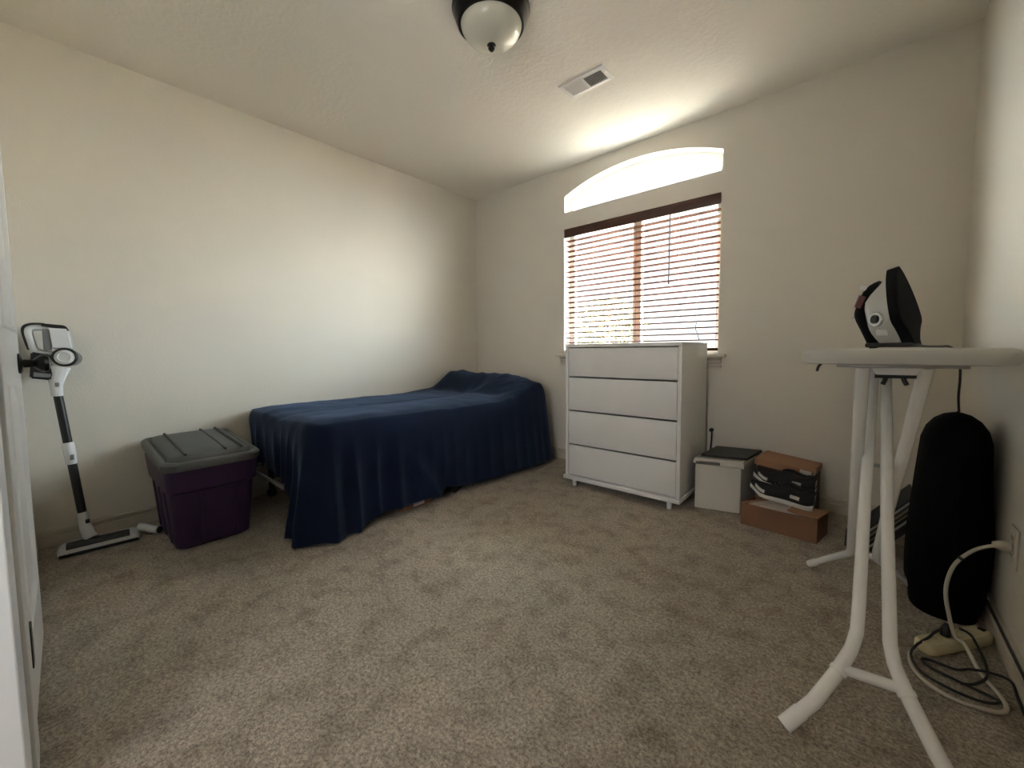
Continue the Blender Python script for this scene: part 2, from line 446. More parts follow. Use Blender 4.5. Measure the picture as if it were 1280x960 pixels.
# wooden venetian blind
bl = thing('venetian_blind', 'red-brown wooden venetian blind covering the lower window', 'blind', (-1.3275, YB + 0.04, WZ1))
BY = YB + 0.036
b = new(); box(b, (WX0 + 0.003, YB - 0.004, WZ1 - 0.072), (WX1 - 0.003, YB + 0.006, WZ1 - 0.002), 0.003)
box(b, (WX0 + 0.006, YB + 0.008, WZ1 - 0.045), (WX1 - 0.006, YB + 0.06, WZ1 - 0.006), 0.002)
obj('valance', b, M['valance'], bl)
pitch_, z = 0.0425, WZ1 - 0.095
first = None; k = 0
while z > WZ0 + 0.055:
    if first is None:
        b = new(); x0, x1 = WX0 + 0.008, WX1 - 0.008
        sec = [(-0.025, 0.0), (-0.012, 0.0035), (0.0, 0.0045), (0.012, 0.0035), (0.025, 0.0), (0.025, -0.0045), (0.012, -0.0012), (0, -0.0002), (-0.012, -0.0012), (-0.025, -0.0045)]
        prism(b, [(BY + p, z + q) for p, q in sec], 0, x0, x1)
        first = obj('slat', b, M['slat'], bl, angle=50); zf = z
    else:
        s = first.copy(); C.objects.link(s); s.parent = bl; s.location = (0, 0, z - zf)
    z -= pitch_; k += 1
b = new(); box(b, (WX0 + 0.008, BY - 0.026, WZ0 + 0.022), (WX1 - 0.008, BY + 0.026, WZ0 + 0.040), 0.003); obj('bottom_rail', b, M['slat'], bl)
for x in (-1.66, -1.325, -0.99):
    b = new()
    for dy in (-0.027, 0.027): tube(b, [(x, BY + dy, WZ1 - 0.06), (x, BY + dy, WZ0 + 0.03)], 0.0012, 6)
    obj('ladder_cord', b, M['cord_tan'], bl)
b = new(); tube(b, [(-1.05, YB - 0.004, WZ1 - 0.07), (-1.052, YB - 0.006, 1.42)], 0.0045, 8); tube(b, [(-1.052, YB - 0.006, 1.42), (-1.052, YB - 0.006, 1.395)], 0.006, 8)
obj('tilt_wand', b, M['valance'], bl)
b = new()
tube(b, catmull([(-0.865, YB - 0.004, WZ1 - 0.07), (-0.868, YB - 0.006, 1.5), (-0.860, YB - 0.006, 1.12)]), 0.0013, 6)
tube(b, catmull([(-0.860, YB - 0.006, 1.12), (-0.866, YB - 0.007, 1.08), (-0.852, YB - 0.007, 1.04), (-0.842, YB - 0.007, 1.0)]), [0.003] * 24 + [0.004], 8)
obj('pull_cord', b, M['vac_grey'], bl)

# ------------------------------------------------------------------ open door at far left
d1 = bpy.data.objects.new('door_1', None); C.objects.link(d1); d1.location = (-1.75, -0.07, 0.02); d1['kind'] = 'structure'
DA, DB = Vector((-2.03, -0.051)), Vector((-1.475, -0.0635))
dd = (DB - DA).normalized(); dn = Vector((-dd.y, dd.x))
if dn.y < 0: dn = -dn
DW = (DB - DA).length
def dpt(s, z, depth):          # s along the leaf from the free edge, depth behind the visible face
    p = DA + dd * s - dn * depth
    return Vector((p.x, p.y, z))
def dbox(bm, s0, s1, z0, z1, d0, d1_):
    vs = [dpt(s, z, d) for s in (s0, s1) for z in (z0, z1) for d in (d0, d1_)]
    V = [bm.verts.new(v) for v in vs]
    for q in ((0, 1, 3, 2), (4, 6, 7, 5), (0, 4, 5, 1), (2, 3, 7, 6), (0, 2, 6, 4), (1, 5, 7, 3)): bm.faces.new([V[i] for i in q])
b = new(); DH = 2.03
z_rails = (0.02, 0.235, 0.86, 1.02, 1.91, DH)
dbox(b, 0, 0.10, 0.02, DH, 0, 0.02); dbox(b, DW - 0.10, DW, 0.02, DH, 0, 0.02)
for z0, z1 in ((0.02, 0.235), (0.86, 1.02), (1.91, DH)): dbox(b, 0.10, DW - 0.10, z0, z1, 0, 0.02)
dbox(b, 0.0, DW, 0.02, DH, 0.0125, 0.021)
obj('door_leaf', b, M['door'], d1, smooth=False)
for z0, z1 in ((0.235, 0.86), (1.02, 1.91)):
    b = new()
    lo = [dpt(0.10, z0, 0.0), dpt(DW - 0.10, z0, 0.0), dpt(DW - 0.10, z1, 0.0), dpt(0.10, z1, 0.0)]
    md = [dpt(0.113, z0 + 0.013, 0.011), dpt(DW - 0.113, z0 + 0.013, 0.011), dpt(DW - 0.113, z1 - 0.013, 0.011), dpt(0.113, z1 - 0.013, 0.011)]
    hi = [dpt(0.15, z0 + 0.05, 0.003), dpt(DW - 0.15, z0 + 0.05, 0.003), dpt(DW - 0.15, z1 - 0.05, 0.003), dpt(0.15, z1 - 0.05, 0.003)]
    loft(b, [lo, md, hi], cap=False)
    b.verts.ensure_lookup_table(); b.faces.new([b.verts[8], b.verts[9], b.verts[10], b.verts[11]])
    obj('door_panel', b, M['door'], d1, smooth=False)
    b = new(); ring4 = [(0.088, z0 - 0.012), (DW - 0.088, z0 - 0.012), (DW - 0.088, z1 + 0.012), (0.088, z1 + 0.012)]; in4 = [(0.108, z0 + 0.008), (DW - 0.108, z0 + 0.008), (DW - 0.108, z1 - 0.008), (0.108, z1 - 0.008)]
    loft(b, [[dpt(q[0], q[1], 0.0) for q in ring4], [dpt(q[0] * 0.7 + r_[0] * 0.3, q[1] * 0.7 + r_[1] * 0.3, -0.0035) for q, r_ in zip(ring4, in4)], [dpt(q[0] * 0.3 + r_[0] * 0.7, q[1] * 0.3 + r_[1] * 0.7, -0.0035) for q, r_ in zip(ring4, in4)], [dpt(q[0], q[1], 0.006) for q in in4]], cap=False)
    obj('door_moulding', b, M['door'], d1, smooth=False)
kp = dpt(0.07, 0.915, 0.0); kn = Vector((dn.x, dn.y, 0))
km = Matrix.Translation(kp) @ kn.to_track_quat('Z', 'Y').to_matrix().to_4x4()
b = new(); lathe(b, [(0, 0), (0.031, 0), (0.032, 0.004), (0.027, 0.008), (0.013, 0.011), (0.0115, 0.03), (0.018, 0.036), (0.0265, 0.046), (0.0275, 0.054), (0.022, 0.063), (0.010, 0.067), (0, 0.068)], km, 32)
obj('door_knob', b, M['bronze'], d1)
b = new(); dbox(b, DW - 0.040, DW - 0.004, 0.190, 0.292, -0.007, 0.004); obj('hinge', b, M['black'], d1, smooth=False)
# door frame at far left: jamb leg and the lit casing nearer the camera
b = new(); box(b, (-1.46, YF - 0.115, 0), (-1.353, -0.058, 2.07), 0.002); struct('trim_3', b, M['door'], smooth=False)
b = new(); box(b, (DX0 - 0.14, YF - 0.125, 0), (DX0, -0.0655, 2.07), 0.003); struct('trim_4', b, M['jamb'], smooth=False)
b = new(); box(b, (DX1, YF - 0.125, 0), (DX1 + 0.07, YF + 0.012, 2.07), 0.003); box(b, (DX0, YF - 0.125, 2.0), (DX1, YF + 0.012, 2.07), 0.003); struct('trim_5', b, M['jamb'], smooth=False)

# ------------------------------------------------------------------ bed and blanket
bed = thing('bed', 'single bed along the left wall, hidden under a navy blanket', 'bed', (-2.49, 1.78, 0))
b = new()
loft(b, [rrect(-2.485, 1.785, 0.45, 0.90, 0.07, 0.31), rrect(-2.485, 1.785, 0.465, 0.915, 0.08, 0.33), rrect(-2.485, 1.785, 0.465, 0.915, 0.08, 0.545), rrect(-2.485, 1.785, 0.45, 0.90, 0.07, 0.565)])
obj('mattress', b, M['mattress'], bed)
b = new()
for x in (-2.945, -2.03): box(b, (x - 0.018, 0.875, 0.245), (x + 0.018, 2.70, 0.285), 0.003)
for y in (0.875, 1.3, 1.78, 2.25, 2.695): box(b, (-2.945, y - 0.018, 0.265), (-2.03, y + 0.018, 0.309), 0.003)
obj('bed_frame', b, M['black'], bed)
b = new(); box(b, (-2.94, 0.800, 0.204), (-2.33, 0.814, 0.226), 0.004); box(b, (-2.94, 0.812, 0.208), (-2.92, 0.90, 0.224)); box(b, (-2.36, 0.812, 0.208), (-2.34, 0.90, 0.224)); box(b, (-2.94, 0.88, 0.208), (-2.92, 0.90, 0.25)); box(b, (-2.36, 0.88, 0.208), (-2.34, 0.90, 0.25)); obj('foot_rail', b, M['grey_metal'], bed)['label'] = 'bare steel foot rail'
for x, y in ((-2.90, 0.93), (-2.08, 0.93), (-2.90, 2.62), (-2.08, 2.62), (-2.03, 1.74)):
    b = new(); tube(b, [(x, y, 0.25), (x, y, 0.06)], 0.016, 12); leg = obj('leg', b, M['black'], bed)
    b = new(); tube(b, [(x - 0.012, y, 0.028), (x + 0.012, y, 0.028)], 0.028, 20); obj('caster', b, M['black'], leg)

# blanket: one continuous sheet lofted from the top out over the edge and down to the hem
def blanket():
    x0, x1, y0, y1 = -2.962, -1.995, 0.838, 2.735      # top outline
    rc = 0.10
    per = []                                            # (point, normal)
    def line(a, b2, n, cnt):
        for k in range(cnt):
            t = k / cnt; per.append((Vector((a[0] + (b2[0] - a[0]) * t, a[1] + (b2[1] - a[1]) * t)), Vector(n)))
    def arc(cx, cy_, a0, a1, cnt):
        for k in range(cnt):
            a = R(a0 + (a1 - a0) * k / cnt); n = Vector((math.cos(a), math.sin(a)))
            per.append((Vector((cx, cy_)) + n * rc, n))
    arc(x0 + rc, y0 + rc, 180, 270, 8)
    line((x0 + rc, y0), (x1 - rc, y0), (0, -1), 60)
    arc(x1 - rc, y0 + rc, 270, 360, 22)
    line((x1, y0 + rc), (x1, y1 - rc), (1, 0), 130)
    arc(x1 - rc, y1 - rc, 0, 90, 12)
    line((x1 - rc, y1), (x0 + rc, y1), (0, 1), 50)
    arc(x0 + rc, y1 - rc, 90, 180, 8)
    line((x0, y1 - rc), (x0, y0 + rc), (-1, 0), 90)
    n = len(per)
    def top_z(x, y):
        z = 0.602 - 0.012 * sm(0.9, 2.2, y)
        pil = sm(2.27, 2.56, y + 0.06 * noise.noise((x * 3, 0, 0))) * (1 - 0.35 * sm(-2.35, -1.98, x)) * (1 - 0.5 * sm(2.62, 2.8, y))
        z += 0.145 * pil
        z += 0.020 * sm(1.85, 2.2, y) * sm(-2.7, -2.95, x)
        z += 0.026 * (1 - 1.4 * abs(noise.noise((x * 7 + y * 3, y * 6, 7.7)))) * sm(2.1, 2.35, y) - 0.012 * sm(2.1, 2.35, y)
        z += 0.012 * noise.noise((x * 5, y * 3.1, 1.3)) + 0.005 * noise.noise((x * 13, y * 9, 4.1))
        z -= 0.010 * sm(0.25, 0.0, abs(x + 2.45)) * sm(2.2, 1.6, y)
        return z
    bm = bmesh.new(); rings = []
    for fi in (0.0, 0.12, 0.25, 0.38, 0.5, 0.62, 0.73, 0.82, 0.90, 0.96, 1.0):   # top rings
        ring = []
        for p, nn in per:
            s = Vector((-2.48, min(max(p.y, 1.32), 2.25)))
            q = s + (p - s) * fi
            ring.append(Vector((q.x, q.y, top_z(q.x, q.y) - 0.018 * sm(0.86, 1.0, fi))))
        rings.append(ring)
    # arc length along the perimeter for the folds
    L = [0.0]
    for k in range(1, n): L.append(L[-1] + (per[k][0] - per[k - 1][0]).length)
    def hem(p, nn):
        """hem height and how far the cloth swings out at the bottom"""
        x, y = p
        if nn.x < -0.5 or x < -2.955: return 0.50, 0.004, 0.0
        if nn.y < -0.6 and x < -2.09:          # foot end: short hang, drops at the corner
            h = 0.285 - 0.045 * sm(-2.75, -2.30, x)
            h = h + (0.016 - h) * sm(-2.235, -2.165, x)
            return h, -0.005 + 0.075 * sm(-2.3, -2.15, x), 0.45 + 0.6 * sm(-2.6, -2.2, x)
        if y < 1.05 and x > -2.2:             # near corner: full length, thrown forward
            return 0.014, 0.075 - 0.05 * sm(0.9, 1.08, y), 1.2 - 0.4 * sm(0.95, 1.05, y)
        if nn.x > 0.5:
            h = 0.016 + 0.040 * sm(1.0, 1.18, y) - 0.01 * sm(1.6, 2.2, y) + 0.016 * sm(1.52, 1.62, y) * sm(1.80, 1.66, y)
            return h, 0.022 + 0.045 * sm(1.7, 2.6, y), 0.75 - 0.62 * sm(1.1, 1.45, y) 
        return 0.045, 0.05, 0.3
    steps = (0.03, 0.08, 0.15, 0.24, 0.34, 0.44, 0.55, 0.66, 0.77, 0.88, 0.96, 1.0)
    for st in steps:
        ring = []
        for k, (p, nn) in enumerate(per):
            zt = rings[10][k].z; h, out, amp = hem(p, nn)
            l = L[k]
            f = (0.85 * (1 - 2 * abs(math.sin(l * 29 + 0.9 * math.sin(l * 7))) ** 0.7) + 0.45 * math.sin(l * 27 + 0.7)) * amp
            z = zt + (h - zt) * st
            round_ = 0.030 * (1 - math.exp(-st * 16))
            o = round_ + out * st ** 1.3 + 0.027 * f * sm(0.05, 0.75, st) + 0.006 * noise.noise((l * 4, z * 5, 2.0)) * sm(0.1, 0.5, st)
            # a pull in the front side, gathered at the hem
            dl = p.y - 1.53
            if nn.x > 0.5:
                yy = 1.53 - 0.34 * (1 - st)
                o += 0.038 * math.exp(-((p.y - yy) / 0.045) ** 2) * sm(0.35, 0.85, st) - 0.026 * math.exp(-((p.y - yy - 0.10) / 0.05) ** 2) * sm(0.4, 0.9, st)
                o += 0.012 * noise.noise((p.y * 2.2, z * 2.0, 9.0)) * sm(0.1, 0.6, st)
                o += -0.05 * sm(2.35, 2.75, p.y) * 0 
            if p.x < -2.9 and abs(nn.x) > 0.3 and nn.x < 0: o = min(o, 0.012)
            q = p + nn * o
            if q.x < -2.975: q.x = -2.975
            ring.append(Vector((q.x, q.y, z)))
        rings.append(ring)
    loft(bm, rings, cap=False)
    bmesh.ops.remove_doubles(bm, verts=bm.verts, dist=0.0006)
    return bm
bk = obj('blanket', blanket(), M['navy'], angle=180)
tag(bk, 'dark navy blanket draped over the whole bed down to the carpet', 'blanket')
mo = bk.modifiers.new('thickness', 'SOLIDIFY'); mo.thickness = 0.004; mo.offset = -1
mo = bk.modifiers.new('subdivision', 'SUBSURF'); mo.levels = 1; mo.render_levels = 1

# small box poking out under the bed
t = thing('small_box', 'small brown box with pale label peeking out from under the bed', 'box', (-2.045, 1.43, 0))
b = new(); box(b, (-2.16, 1.33, 0.001), (-2.005, 1.53, 0.040), 0.002); obj('box_body', b, M['cardboard'], t, smooth=False)
b = new(); box(b, (-2.0052, 1.40, 0.012), (-2.0038, 1.48, 0.034)); obj('box_label', b, M['label'], t, smooth=False)

# ------------------------------------------------------------------ dresser
dr = thing('dresser', 'tall white four-drawer dresser standing in front of the window', 'dresser', (-1.159, 2.585, 0))
X0, X1, Y0, Y1, Z0, Z1 = -1.548, -0.770, 2.350, 2.835, 0.048, 0.980
b = new()
box(b, (X0, Y0, Z0 + 0.026), (X0 + 0.022, Y1, Z1 - 0.022), 0.0015); box(b, (X1 - 0.022, Y0, Z0 + 0.026), (X1, Y1, Z1 - 0.022), 0.0015)
box(b, (X0, Y0, Z1 - 0.022), (X1, Y1, Z1), 0.002); box(b, (X0 + 0.022, Y1 - 0.012, Z0 + 0.026), (X1 - 0.022, Y1 - 0.004, Z1 - 0.022))
obj('carcass', b, M['white'], dr)
b = new(); box(b, (X0 - 0.010, Y0 - 0.014, Z0), (X1 + 0.004, Y1, Z0 + 0.026), 0.003); obj('plinth', b, M['white'], dr)
edges = [Z1 - 0.024, 0.757, 0.526, 0.292, Z0 + 0.029]
for a, c_ in zip(edges[:-1], edges[1:]):
    b = new(); box(b, (X0 + 0.025, Y0 + 0.003, c_ + 0.005), (X1 - 0.025, Y0 + 0.022, a - 0.005), 0.0025)
    box(b, (X0 + 0.035, Y0 + 0.022, c_ + 0.02), (X1 - 0.035, Y1 - 0.03, a - 0.03))
    obj('drawer', b, M['white'], dr)
for x in (X0 + 0.06, X1 - 0.065):
    for y in (Y0 + 0.022, Y1 - 0.05):
        b = new(); tube(b, [(x, y, Z0 + 0.002), (x, y, 0.0)], [0.017, 0.014], 16); obj('leg', b, M['white'], dr)

# thin black tube hanging against the wall behind the dresser
b = new(); tube(b, catmull([(-0.748, 2.885, 0.41), (-0.744, 2.88, 0.36), (-0.752, 2.87, 0.2), (-0.75, 2.83, 0.02), (-0.76, 2.75, 0.006)]), 0.0045, 8)
tube(b, [(-0.748, 2.900, 0.40), (-0.748, 2.875, 0.40)], 0.012, 10)
tag(obj('cord', b, M['black_matte']), 'short thin black tube against the wall right behind the white dresser', 'cord')

# ------------------------------------------------------------------ white carton with lid and a dark folder
t = thing('carton', 'square white carton with a loose lid standing right of the dresser', 'box', (-0.60, 2.66, 0), R(0))
bx = new()
Q = [(-0.728, 2.487), (-0.500, 2.545), (-0.470, 2.825), (-0.706, 2.795)]
def quad_prism(bm, q, z0, z1, grow=0.0):
    cx = sum(p[0] for p in q) / 4; cy_ = sum(p[1] for p in q) / 4
    r = [[Vector((cx + (p[0] - cx) * (1 + grow), cy_ + (p[1] - cy_) * (1 + grow), z)) for p in q] for z in (z0, z1)]
    return loft(bm, r)
quad_prism(bx, Q, 0.0, 0.262); bmesh.ops.bevel(bx, geom=bx.edges[:], offset=0.003, segments=2, affect='EDGES')
obj('carton_body', bx, M['carton'], t)
bx = new()
Q2 = [(-0.728, 2.480), (-0.488, 2.540), (-0.458, 2.83), (-0.706, 2.80)]
quad_prism(bx, Q2, 0.285, 0.302, 0.01)
quad_prism(bx, [(-0.735, 2.476), (-0.72, 2.478), (-0.70, 2.80), (-0.715, 2.80)], 0.270, 0.29)
quad_prism(bx, [(-0.500, 2.538), (-0.484, 2.542), (-0.455, 2.83), (-0.470, 2.83)], 0.262, 0.29)
quad_prism(bx, [(-0.72, 2.786), (-0.46, 2.815), (-0.456, 2.832), (-0.72, 2.805)], 0.262, 0.29)
quad_prism(bx, [(-0.60, 2.508), (-0.488, 2.536), (-0.49, 2.546), (-0.60, 2.518)], 0.268, 0.29)
obj('carton_lid', bx, M['carton'], t, smooth=False)
t = thing('folder', 'flat black-green folder lying on top of the white carton', 'folder', (-0.59, 2.68, 0.304))
bx = new(); quad_prism(bx, [(-0.708, 2.515), (-0.478, 2.575), (-0.448, 2.845), (-0.69, 2.80)], 0.3055, 0.309); quad_prism(bx, [(-0.706, 2.517), (-0.480, 2.577), (-0.450, 2.842), (-0.688, 2.798)], 0.3150, 0.3185)
quad_prism(bx, [(-0.694, 2.79), (-0.45, 2.832), (-0.4485, 2.845), (-0.69, 2.801)], 0.307, 0.317)
obj('cover', bx, M['folder'], t, smooth=False)
bx = new(); quad_prism(bx, [(-0.704, 2.519), (-0.482, 2.579), (-0.453, 2.831), (-0.69, 2.789)], 0.309, 0.315); obj('papers', bx, M['black_matte'], t, smooth=False)

# ------------------------------------------------------------------ shoeboxes and sneakers
SB = [(-0.467, 2.408), (-0.137, 2.378), (-0.105, 2.555), (-0.435, 2.585)]
t = thing('open_shoebox', 'open brown cardboard shoebox on the carpet beside the white carton', 'box', (-0.29, 2.48, 0))
bx = new()
def wall_seg(bm, a, b2, th, z0, z1):
    a, b2 = Vector(a), Vector(b2); d = (b2 - a).normalized(); nn = Vector((-d.y, d.x)) * th
    loft(bm, [[Vector((p.x, p.y, z)) for p in (a, b2, b2 + nn, a + nn)] for z in (z0, z1)])
for i in range(4): wall_seg(bx, SB[i], SB[(i + 1) % 4], 0.005, 0.0, 0.115)
quad_prism(bx, SB, 0.0, 0.006, -0.02)
obj('box_body', bx, M['cardboard'], t, smooth=False)
fr = Vector((SB[1][0] - SB[0][0], SB[1][1] - SB[0][1], 0)).normalized(); bkv = Vector((-fr.y, fr.x, 0))
c0 = Vector((SB[1][0], SB[1][1], 0.117))
bx = new(); loft(bx, [[c0 + fr * -0.002 + Vector((0, 0, k)), c0 - fr * 0.125 + bkv * 0.01 + Vector((0, 0, 0.008 + k)), c0 - fr * 0.11 + bkv * 0.075 + Vector((0, 0, 0.022 + k)), c0 + bkv * 0.165 + fr * 0.028 + Vector((0, 0, 0.001 + k))] for k in (0, 0.004)])
obj('box_flap', bx, M['cardboard_lid'], t, smooth=False)
c1_ = Vector((SB[0][0], SB[0][1], 0.117))
bx = new(); loft(bx, [[c1_ + Vector((0, 0, k)), c1_ + fr * 0.015 + Vector((0, 0, k)), c1_ + fr * 0.115 + bkv * 0.07 + Vector((0, 0, 0.02 + k)), c1_ + fr * 0.095 + bkv * 0.08 + Vector((0, 0, 0.02 + k))] for k in (0, 0.004)])
obj('box_flap', bx, M['cardboard_lid'], t, smooth=False)
bx = new()
G = 14; gv = []
for i in range(G + 1):
    row = []
    for j in range(G + 1):
        u, v = i / G, j / G
        p = Vector(SB[0]).lerp(Vector(SB[1]), 0.03 + u * 0.93).lerp(Vector(SB[3]).lerp(Vector(SB[2]), 0.03 + u * 0.93), 0.05 + v * 0.88)
        zz = 0.098 + 0.030 * math.sin(PI * u) * (0.4 + 0.6 * v) + 0.008 * noise.noise((u * 6, v * 4, 3))
        row.append(bx.verts.new((p.x, p.y, zz)))
    gv.append(row)
for i in range(G):
    for j in range(G): bx.faces.new((gv[i][j], gv[i + 1][j], gv[i + 1][j + 1], gv[i][j + 1]))
tp = obj('tissue_paper', bx, M['paper'], t, angle=180); tp.modifiers.new('thickness', 'SOLIDIFY').thickness = 0.002

# rear shoebox with tan lid
rb = thing('closed_shoebox', 'dark shoebox with a tan lid behind the black sneakers', 'box', (-0.30, 2.76, 0), R(-6))
bx = new(); box(bx, (-0.130, -0.115, 0), (0.130, 0.105, 0.265), 0.002); obj('box_body', bx, M['cardboard_dark'], rb, local=True)
lm = Matrix.Translation((-0.004, -0.004, 0.280)) @ Matrix.Rotation(R(5.5), 4, 'Y')
bx = new(); xbox(bx, (0.275, 0.236, 0.008), lm @ Matrix.Translation((0, 0, 0.016)), 0.002)
for sy_ in (-1, 1): xbox(bx, (0.275, 0.004, 0.036), lm @ Matrix.Translation((0, sy_ * 0.118, 0.0)))
for sx in (-1, 1): xbox(bx, (0.004, 0.240, 0.036), lm @ Matrix.Translation((sx * 0.1355, 0, 0.0)))
obj('box_lid', bx, M['cardboard_lid'], rb, local=True, smooth=False)
bx = new(); xbox(bx, (0.052, 0.0016, 0.030), lm @ Matrix.Translation((0.107, -0.1208, 0.002))); xbox(bx, (0.0016, 0.07, 0.030), lm @ Matrix.Translation((0.1383, -0.07, 0.002)))
obj('box_label', bx, M['label'], rb, local=True, smooth=False)

def sneaker(name, label, loc, rot):
    """toe towards -x, outer side towards -y; local base at the sole"""
    t = thing(name, label, 'shoe', loc, 0, 'pair of black sneakers'); t.rotation_euler = rot
    Lr = 0.285
    def half(u):      # half width along the shoe, u 0 toe .. 1 heel
        return 0.048 * (0.28 + 0.72 * sm(-0.02, 0.24, u)) * (1 - 0.18 * math.exp(-((u - 0.6) / 0.18) ** 2)) * (1 - 0.35 * sm(0.86, 1.0, u) ** 2)
    def sole_z(u): return 0.022 * sm(0.28, 0.0, u)
    def ring(u, zlo, zhi, grow, n=24, top_fac=1.0):
        x = -Lr / 2 + Lr * u; out = []
        for k in range(n):
            a = 2 * PI * k / n; c_, s_ = math.cos(a), math.sin(a)
            yy = half(u) * grow * (abs(c_) ** 0.65) * (1 if c_ >= 0 else -1)
            zz = (abs(s_) ** 0.65) * (1 if s_ >= 0 else -1)
            w = top_fac if zz > 0 else 1.0
            out.append(Vector((x, yy * (1 - (1 - w) * max(0, zz)), zlo + (zhi - zlo) * (zz + 1) / 2)))
        return out
    U = [0.0, 0.02, 0.06, 0.12, 0.2, 0.3, 0.4, 0.5, 0.6, 0.7, 0.8, 0.9, 0.96, 0.99, 1.0]
    bm = new(); loft(bm, [ring(u, sole_z(u), sole_z(u) + 0.031 + 0.012 * sm(0.5, 0.95, u), 1.10 * (0.6 + 0.4 * sm(0, 0.03, u) * (1 if u < 0.99 else 0.9))) for u in U]); obj('sole', bm, M['shoe_white'], t, local=True, angle=60)
    def top(u): return 0.045 + 0.012 * sm(0.0, 0.2, u) + 0.045 * sm(0.2, 0.55, u) + 0.0 - 0.014 * sm(0.6, 0.78, u) + 0.016 * sm(0.82, 0.97, u)
    bm = new(); loft(bm, [ring(u, sole_z(u) + 0.018, sole_z(u) + top(u), 0.98 * (0.55 + 0.45 * sm(0, 0.05, u)) * (1 if u < 0.985 else 0.85), top_fac=0.55 if u > 0.25 else 0.75) for u in U]); obj('upper', bm, M['shoe_black'], t, local=True, angle=70)
    bm = new()   # opening collar
    pts = []
    for k in range(21):
        a = 2 * PI * k / 20; u = 0.72 + 0.23 * math.cos(a)
        pts.append((-Lr / 2 + Lr * u, 0.022 * math.sin(a), top(u) + 0.001))
    tube(bm, pts, 0.0065, 8); obj('collar', bm, M['black_matte'], t, local=True)
    bm = new()   # laces
    for u in (0.32, 0.38, 0.44, 0.50):
        zz = top(u) + 0.003; x = -Lr / 2 + Lr * u
        tube(bm, catmull([(x, -0.022, zz - 0.008), (x + 0.004, 0, zz), (x, 0.022, zz - 0.008)], 5), 0.003, 6)
    obj('laces', bm, M['black'], t, local=True)
    for (ua, ub, za, zb) in ((0.10, 0.27, 0.040, 0.052), (0.66, 0.80, 0.056, 0.070)):
        bm = new()
        rows = []
        for k in range(7):
            u = ua + (ub - ua) * k / 6
            x = -Lr / 2 + Lr * u; yy = -half(u) * 0.98
            rows.append([Vector((x, yy - 0.002 + 0.002 * j, za + sole_z(u) + (zb - za) * j - 0.0 * k)) for j in (0, 1)] + [Vector((x, yy + 0.010 + 0.001 * (1 - j), za + sole_z(u) + (zb - za) * j)) for j in (1, 0)])
        loft(bm, rows); obj('side_stripe', bm, M['shoe_white'], t, local=True)
    bm = new(); xbox(bm, (0.006, 0.03, 0.034), Matrix.Translation((Lr / 2 - 0.002, 0, 0.072)), 0.002); obj('heel_tab', bm, M['shoe_white'], t, local=True)
    return t
sneaker('sneaker', 'front black sneaker with white sole resting on the open shoebox tissue', (-0.303, 2.492, 0.146), (R(15), R(7), R(-4)))
sneaker('sneaker', 'rear black sneaker with white stripes leaning against the dark shoebox', (-0.306, 2.594, 0.184), (R(12), R(5), R(-5)))

# ------------------------------------------------------------------ purple storage bin
bn = thing('storage_bin', 'dark purple plastic storage bin with grey lid at the foot of the bed', 'bin', (-2.66, 0.51, 0))
def bin_ring(t_, z, inset=0.0):
    # tapered: t_ 0 bottom .. 1 top ; rounded plan
    hx = 0.232 + 0.055 * t_ - inset; hy = 0.155 + 0.030 * t_ - inset
    cx = -2.652 + 0.006 * t_; cy_ = 0.518 - 0.001 * t_
    return rrect(cx, cy_, hx, hy, 0.045, z, 6)
b = new()
top_h = lambda p: 0.418 + 0.055 * (-2.36 - p.x) / 0.58
loft(b, [bin_ring(0.0, 0.012, 0.02), bin_ring(0.0, 0.0, 0.03), bin_ring(0.0, 0.0, 0.012), bin_ring(0.0, 0.010), bin_ring(0.62, 0.285), bin_ring(0.66, 0.293, -0.008), bin_ring(0.98, 0.405, -0.008), bin_ring(1.0, 0.415, 0.0)])
obj('bin_body', b, M['purple'], bn)
b = new()  # moulded ribs on the visible short side and long side
for y in (0.465, 0.60):
    loft(b, [[Vector((-2.652 + 0.006 * tt + 0.232 + 0.055 * tt - 0.004 + dx, y + dy, z)) for dx, dy in ((0, -0.012), (0.010, -0.006), (0.010, 0.006), (0, 0.012))] for tt, z in ((0.03, 0.02), (0.6, 0.275))])
for x in (-2.80, -2.66, -2.52):
    loft(b, [[Vector((x + dx, 0.518 - 0.155 - 0.031 * tt + 0.003 - dy, z)) for dx, dy in ((-0.012, 0), (-0.006, 0.009), (0.006, 0.009), (0.012, 0))] for tt, z in ((0.03, 0.02), (0.6, 0.275))])
obj('bin_ribs', b, M['purple'], bn)
b = new()
lid_c = Matrix.Translation((-2.650, 0.516, 0.452)) @ Matrix.Rotation(R(4.0), 4, 'Y')
def lr(inset, z, r=0.06): return [lid_c @ v for v in rrect(0, 0, 0.315 - inset, 0.199 - inset, max(0.012, r - inset * 0.3), z, 7)]
loft(b, [lr(0.012, -0.030), lr(0.0, -0.030), lr(-0.002, 0.0), lr(0.006, 0.008), lr(0.022, 0.009), lr(0.026, 0.004), lr(0.032, 0.004), lr(0.040, 0.020), lr(0.07, 0.027), lr(0.12, 0.033), lr(0.165, 0.0345, 0.05)])
lid = obj('bin_lid', b, M['lid_grey'], bn, angle=50)
for yy in (-0.105, 0.055, 0.125):
    b = new(); tube(b, [lid_c @ Vector((x, yy, 0.0285 + 0.0035 * (1 - (x / 0.28) ** 2))) for x in (-0.25, -0.15, 0, 0.15, 0.25)], 0.0065, 8)
    obj('lid_rib', b, M['lid_groove'], lid)

